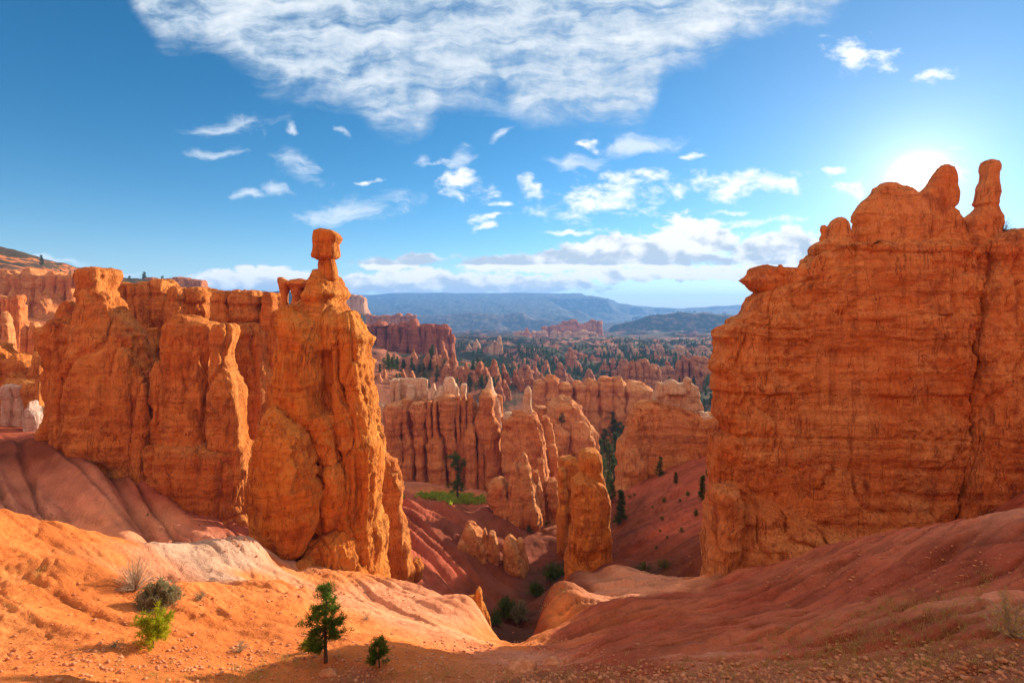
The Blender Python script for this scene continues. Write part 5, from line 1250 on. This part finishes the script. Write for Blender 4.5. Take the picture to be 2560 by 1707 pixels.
# named single trees
for (px, py, n, lab, yy) in [
    (1404, 1066, 36, 'small round pine standing on the shoulder of the stepped red blocks', 144), (1552, 1308, 90, 'dark spindly spruce on the shaded slope right of the gully', None), (1650, 1190, 52, 'dark ragged juniper near the foot of the castle shaped fin', None),
    (1757, 1250, 66, 'dark leaning pine under the left edge of the great fin', None), (1690, 1212, 34, 'low dark juniper in the middle of the slope below the castle shaped fin', None),
    (75, 770, 44, 'grey green tree in the dark cleft at far left', 125), (50, 806, 30, 'bright green bushy tree beside the short ribbed wall', 118),
    (103, 662, 26, 'skyline pine on the orange hill at upper left', 395), (360, 704, 26, 'skyline pine between the two low mesas on the left', 440), (406, 710, 22, 'pine against the left end of the flat topped mesa', 440),
    (292, 697, 12, 'tiny skyline pine just right of the capped pinnacle', 440), (323, 700, 12, 'tiny thin skyline pine left of the low mesa', 440), (187, 690, 16, 'flat crowned skyline tree left of the capped pinnacle', 400), (176, 690, 13, 'smaller skyline tree beside the flat crowned one', 400), (152, 682, 9, 'very small skyline tree on the left rim', 400),
    (1700, 1010, 8, 'tiny tree', 0)]:
    if yy == 0: continue
    if yy is None:
        x, y, z = hit(px, py, 50)
    else:
        x, y, z = at(px, py, yy)
        if yy > 300:                              # stand it on the rim
            z0 = float(gz(x, y)); n += max(0.0, (z - z0)) / y * F_PX; z = z0
        elif yy < 130:
            x, y, z = hit(px, py, 95)
    copy_pine(tr_rng.choice([1, 2, 3]) if n < 60 else 0, x, y, z, n / F_PX * y, lab, None, tr_rng.uniform(0, 6))
# dark trees spread over the canyon floor
spots = []
clusters = [(1075, 925, 60, 20, 14), (1185, 925, 30, 18, 8), (1260, 930, 45, 28, 16), (1300, 890, 60, 16, 10), (1210, 965, 40, 18, 12), (1350, 915, 40, 20, 12), (1440, 950, 40, 14, 8), (1500, 935, 50, 22, 16), (1520, 900, 50, 14, 12), (1620, 905, 50, 14, 10), (1700, 920, 70, 26, 20),
            (1640, 968, 50, 20, 14), (1745, 975, 40, 40, 22), (1780, 1000, 16, 40, 10), (970, 935, 40, 14, 9), (1000, 915, 60, 16, 9), (1020, 965, 60, 14, 9), (1170, 975, 50, 16, 10), (1650, 880, 90, 8, 16), (1400, 880, 70, 12, 12), (1540, 870, 60, 8, 8), (1740, 890, 40, 10, 8), (1085, 880, 16, 16, 6)]
for (cx, cy, sx, sy, n) in clusters:
    for _ in range(n):
        spots.append((cx + tr_rng.gauss(0, sx * .6), cy + tr_rng.gauss(0, sy * .6)))
for (px, py) in spots:
    if px < 935 or px > 1795 or py < 855: continue
    x, y, z = hit(px, py, 120)
    if y > 1500 or y < 170: continue
    h = tr_rng.uniform(4.0, 8.5) * min(1.0, .55 + y / 900)
    lab, grp = (('small dark pine on the brown slope below the dark red wall', 'pines below the dark red wall') if px < 1145 else
                ('dark pine among the red hoodoos of the canyon floor', 'pines among the red hoodoos') if px < 1560 else ('blue green pine in the shaded woods left of the great fin', 'pines in the shaded woods'))
    copy_pine(tr_rng.randrange(4), x, y, z, h, lab, grp, tr_rng.uniform(0, 6))
for i in range(44):                               # tiny trees on the crest of the dark hill
    px = 1545 + tr_rng.choice([20, 60, 95, 150, 180, 235, 262]) + tr_rng.gauss(0, 14)
    py = np.interp(px, [1540, 1575, 1610, 1650, 1700, 1745, 1790, 1830], [811, 801, 791, 784, 779, 780, 782, 786])
    copy_pine(tr_rng.randrange(3), *at(px, py + 1.6, 2300), tr_rng.uniform(5, 11), 'tiny tree on the crest of the hazy dark hill', 'trees on the hill crest', tr_rng.uniform(0, 6))


# the woods far out on the canyon floor, past counting
wr_ = np.random.default_rng(77); mb = MB(); nt_ = 0
while nt_ < 1100:
    px = wr_.uniform(1130, 1795); py = 846 + wr_.random() ** .7 * 100
    if wr_.random() > .25 + .75 * (px - 1130) / 660: continue
    if fbm(np.array([px / 45.]), np.array([py / 9.]), np.array([0.]), 3, 8)[0] < .02: continue
    x, y, z = hit(px, py, 200)
    if y < 380 or y > 2000: continue
    h = 2.5 + 7 * wr_.random() ** 1.6; rr_ = h * wr_.uniform(.16, .30); th_ = np.linspace(0, 2 * math.pi, 6)[:-1] + wr_.uniform(0, 6)
    for (z0, z1, q) in ((.08, .55, 1.0), (.35, .80, .75), (.6, 1.0, .5)):
        v = np.r_[np.c_[x + rr_ * q * np.cos(th_) * wr_.uniform(.6, 1.25, 5), y + rr_ * q * np.sin(th_) * wr_.uniform(.6, 1.25, 5), z + h * (z0 + wr_.uniform(-.06, .06, 5))], [[x + wr_.normal() * .1 * rr_, y, z + h * z1]]]
        mb.add(v, t=[[0, 1, 5], [1, 2, 5], [2, 3, 5], [3, 4, 5], [4, 0, 5]])
    nt_ += 1
wood = mb.build('far_wood', M['fartree']); wood['kind'] = 'stuff'; wood['label'] = 'dark woods spread thinly over the far canyon floor'


# ---- shrubs
def bush(name, label, px, py, w, h, mat, seed, stems=40, leaves=14, ln=.05, cat='shrub', group=None, stem_mat='twig', flat=1.0, Y=None, thick=1.2):
    """many wiry stems from one root, leaves along their outer halves; w, h in photo pixels"""
    global rng
    x, y, z = hit(px, py) if Y is None else at(px, py, Y)
    sc = y / F_PX; W, H = w * sc / 2, h * sc
    r = np.random.default_rng(seed); keep = rng; rng = r
    root = thing(name, label, cat, (x, y, z - .02 * H), group)
    tw, lf = MB(), MB()
    for i in range(stems):
        a = r.uniform(0, 2 * math.pi); e = r.uniform(0, 1) ** .6
        tip = np.array([math.cos(a) * W * e, math.sin(a) * W * e * flat, H * (1 - .75 * e ** 2) * r.uniform(.7, 1.08)])
        mid = tip * np.array([.35, .35, .55]) + r.normal(size=3) * .04 * W
        pts = np.array([(1 - t) ** 2 * np.zeros(3) + 2 * t * (1 - t) * mid + t * t * tip for t in (0, .33, .66, 1)])
        tw.tube(pts, np.array([.012, .009, .006, .002]) * max(W, H) * thick, 3)
        for _ in range(2):
            b0 = pts[2] + (pts[3] - pts[2]) * r.random(); b1 = b0 + unit(tip + r.normal(size=3) * W * .6) * H * .2
            tw.tube([b0, (b0 + b1) / 2 + r.normal(size=3) * .01 * W, b1], np.array([.005, .004, .001]) * max(W, H) * thick, 3)
        if leaves:
            t = r.uniform(.35, 1, leaves)[:, None]
            c = (1 - t) ** 2 * 0 + 2 * t * (1 - t) * mid + t * t * tip + r.normal(size=(leaves, 3)) * .06 * W
            d = unit(r.normal(size=(leaves, 3)) + np.array([0, 0, .6]))
            lf.blades(c, d, ln * max(W, H) * r.uniform(.6, 1.3, leaves), ln * max(W, H) * .2)
    tw.build('stems', M[stem_mat], root)
    if leaves: lf.build('foliage', mat, root)
    rng = keep
    return root


bush('sagebrush', 'big grey green sagebrush on the orange slope above the yellow green sapling', 395, 1520, 120, 72, M['sage'], 1, 170, 34, .11, flat=.8)
bush('dead_shrub', 'pale leafless wiry shrub behind the sagebrush', 338, 1476, 104, 84, None, 2, 240, 0, thick=.55)
bush('shrub', 'small brown scrub clump right of the sagebrush', 500, 1500, 44, 26, M['sage'], 3, 50, 10, .10)
bush('shrub', 'grey scrub casting a shadow left of the young pine', 600, 1630, 60, 30, M['sage'], 4, 60, 6, .08)
bush('shrub', 'low scrub standing in for the shadow left of the yellow green sapling', 285, 1618, 60, 14, M['sage'], 5, 40, 8, .1)  # flat clump put where the sapling throws its shadow
bush('shrub', 'wispy bare bush on the skyline right of the spire', 2512, 584, 42, 44, M['needle'], 6, 26, 4, .07, stem_mat='bark', Y=49.3)
bush('shrub', 'faint dry shrub on the rilled slope behind the small dark sapling', 915, 1548, 44, 24, M['sage'], 7, 30, 5, .08)
bush('shrub', 'dry shrub with straw stalks at the right edge of the picture', 2530, 1590, 120, 110, M['straw'], 8, 40, 10, .08)
for k, (px, py, w, h, lab) in enumerate([(1385, 1448, 70, 50, 'dark round bush in the gully at the foot of the slim pillar'), (1265, 1545, 70, 60, 'tall olive bush in the dark bottom of the gully'), (1300, 1555, 60, 56, 'yellowish bush in the dark bottom of the gully'), (1340, 1490, 50, 40, 'dark bush against the shaded brink of the gully'),
                                         (1240, 1560, 40, 30, 'low dark bush left in the gully bottom')]):
    bush('bush', lab, px, py, w, h, M['needle'] if k != 2 else M['sage'], 20 + k, 60, 26, .10, cat='bush', stem_mat='bark')
for k, (px, py, w, h) in enumerate([(1322, 1330, 16, 22), (1360, 1312, 34, 10), (1655, 1300, 14, 12), (1660, 1255, 18, 14), (1705, 1330, 24, 14), (1640, 1372, 12, 10), (1668, 1345, 10, 8), (1612, 1425, 44, 24), (1660, 1420, 46, 26), (1585, 1240, 16, 8), (1700, 1255, 10, 10), (1632, 1270, 10, 8), (1575, 1245, 20, 10),
                                    (1740, 1290, 18, 20), (1720, 1240, 14, 16), (1650, 1330, 9, 7), (1770, 1190, 24, 20), (1605, 1195, 14, 10)]):
    bush('bush', 'little dark bush dotted on the shaded slopes round the gully', px, py, w, h, M['needle'], 40 + k, 24, 14, .14, cat='bush', group='dark bushes on the gully slopes', stem_mat='bark')
for k, (px, py, w, h) in enumerate([(370, 1290, 12, 8), (465, 1285, 7, 6), (498, 1315, 6, 5), (540, 1220, 6, 5)]):
    bush('bush', 'speck of dark scrub on the mauve gullied slope', px, py, w, h, M['needle'], 70 + k, 16, 10, .14, cat='bush', group='scrub on the mauve slope', stem_mat='bark')
bush('bush', 'pale green sage patch on the sunny flat at far left', 70, 858, 50, 22, M['sage'], 80, 60, 20, .1, cat='bush')
bush('bush', 'green creeper rooted between the whitish pillars and the long wall', 113, 1030, 30, 20, M['sage'], 81, 40, 12, .12, cat='bush', Y=77)


# ---- grass and gravel: masses
def scatter(name, label, mat, regions, maker, seed):
    global rng
    r = np.random.default_rng(seed); keep = rng; rng = r
    mb = MB()
    for (px, py, sx, sy, n) in regions:
        for _ in range(n):
            u, v = px + r.normal() * sx, py + r.normal() * sy
            if v > 1760: continue
            x, y, z = hit(u, v)
            maker(mb, np.array([x, y, z]), r)
    rng = keep
    o = mb.build(name, mat)
    o['kind'] = 'stuff'; o['label'] = label
    return o


def tuft(mb, p, r, n=9, h=.22, w=.004):
    n = int(n); b = p + np.c_[r.normal(size=(n, 2)) * .05 * h * 4, np.zeros(n)]
    d = unit(np.c_[r.normal(size=(n, 2)) * .45, np.ones(n)])
    mb.blades(b, d, h * r.uniform(.5, 1.3, n), w * max(1, p[1] / 12))


def pebble(mb, p, r, s0=.012, s1=.075):
    s = s0 + (s1 - s0) * r.random() ** 7
    s *= max(1, p[1] / 16) ** .5
    v = unit(np.array([[1, 0, 0], [0, 1, 0], [-1, 0, 0], [0, -1, 0], [0, 0, 1], [0, 0, -1], [.7, .7, .5], [-.7, .6, .5], [-.6, -.7, .5], [.7, -.7, .5]]) + r.normal(size=(10, 3)) * .15)
    v = v * s * np.array([r.uniform(.7, 1.4), r.uniform(.7, 1.4), r.uniform(.4, .8)])
    a = r.uniform(0, 6.28); c, sn = math.cos(a), math.sin(a)
    v = np.c_[c * v[:, 0] - sn * v[:, 1], sn * v[:, 0] + c * v[:, 1], v[:, 2]] + p + np.array([0, 0, s * .15])
    mb.add(v, t=[[0, 6, 9], [0, 1, 6], [1, 7, 6], [1, 2, 7], [2, 8, 7], [2, 3, 8], [3, 9, 8], [3, 0, 9], [4, 9, 6], [4, 6, 7], [4, 7, 8], [4, 8, 9], [5, 1, 0], [5, 2, 1], [5, 3, 2], [5, 0, 3]])


scatter('dry_grass', 'yellow dry grass stalks scattered over the shaded lower right slope', M['straw'],
        [(2050, 1640, 120, 40, 260), (2250, 1640, 140, 50, 320), (2450, 1600, 110, 60, 260), (2250, 1530, 80, 25, 120), (1800, 1680, 120, 20, 120), (2480, 1470, 50, 30, 60), (380, 1695, 70, 8, 50), (620, 1690, 60, 10, 60), (720, 1660, 60, 12, 50), (50, 1420, 40, 30, 20),
         (640, 1500, 30, 30, 24), (115, 1290, 20, 8, 12), (300, 1650, 200, 30, 60), (1110, 1690, 160, 16, 120), (1450, 1690, 120, 14, 80), (1360, 1520, 12, 10, 12), (1390, 1480, 14, 6, 16), (30, 1480, 40, 40, 26)],
        lambda mb, p, r: tuft(mb, p, r, r.integers(4, 11), .16 if p[1] < 14 else .26, .0035), 5)
scatter('green_grass', 'bright green grass patch round the foot of the tall thin pine', M['grass'], [(1130, 1244, 34, 4.5, 260), (1170, 1252, 24, 4, 140), (1090, 1240, 18, 3, 70), (1412, 1295, 5, 3, 14), (1350, 1010, 14, 10, 30)],
        lambda mb, p, r: tuft(mb, p, r, 12, .75, .012), 6)
scatter('gravel', 'loose stones and gravel on the near slopes', M['stone'],
        [(1800, 1690, 420, 22, 3600), (2300, 1660, 240, 40, 1500), (1250, 1690, 240, 18, 1300), (400, 1660, 320, 30, 1800), (900, 1650, 260, 26, 1500), (300, 1560, 220, 50, 420), (1150, 1620, 90, 12, 420), (2200, 1420, 240, 40, 900), (1350, 1610, 40, 10, 160), (700, 1500, 120, 40, 200),
         (590, 1360, 40, 16, 200), (1000, 1480, 80, 30, 160)],
        lambda mb, p, r: pebble(mb, p, r), 9)
for (px, py, s, lab) in [(1385, 1660, .35, 'flat topped brown stone at the edge of the path'), (1300, 1672, .45, 'brown weathered rock at the lip of the gully path'), (820, 1685, .22, 'half buried pale stone in the shadow by the young pine'), (1228, 1612, .12, 'pale cobble on the slope above the gully lip')]:
    x, y, z = hit(px, py)
    mb = MB(); rr = np.random.default_rng(px)
    n1, n2 = 14, 20
    th = np.linspace(.02, math.pi - .02, n1)[:, None]; ph = np.linspace(0, 2 * math.pi, n2, endpoint=False)[None]
    v = np.stack([np.sin(th) * np.cos(ph), np.sin(th) * np.sin(ph), np.cos(th) * np.ones_like(ph)], -1).reshape(-1, 3)
    v = v * (1 + .35 * fbm(v[:, 0] * 1.7 + px, v[:, 1] * 1.7, v[:, 2] * 1.7, 4, 5)[:, None]) * np.array([1.2, .9, .6]) * s
    ids = np.arange(n1 * n2).reshape(n1, n2); nx = np.roll(ids, -1, 1)
    mb.add(v, q=np.stack([ids[1:], nx[1:], nx[:-1], ids[:-1]], -1).reshape(-1, 4))
    o = mb.build('stone', M['stone'], None, True); o.location = (x, y, z); tag(o, lab, 'stone')

# ------------------------------------------------------------------ air
HAZE = True
if HAZE:
    zlo, zhi = float(GZ.min()) - 1.0, max(float(GZ.max()), 25.0) + 8.0
    hx = 7400.0
    v = np.array([(sx * hx, sy * hx, z) for z in (zlo, zhi) for sx, sy in ((-1, -1), (1, -1), (1, 1), (-1, 1))])
    f = np.array([[3, 2, 1, 0], [4, 5, 6, 7], [0, 1, 5, 4], [1, 2, 6, 5], [2, 3, 7, 6], [3, 0, 4, 7]])
    m, g, out = new_mat('haze_air')
    pv = g.n('ShaderNodeVolumePrincipled')
    pv.inputs['Color'].default_value = (0.16, 0.42, 0.95, 1)
    pv.inputs['Density'].default_value = HAZE_DENSITY = 1.55e-4
    pv.inputs['Anisotropy'].default_value = 0.1
    g.L.new(pv.outputs[0], out.inputs['Volume'])
    haze = mesh_obj('haze', v, f, m, None, False)
    haze['kind'] = 'stuff'; haze['label'] = 'thin blue air over the canyon'
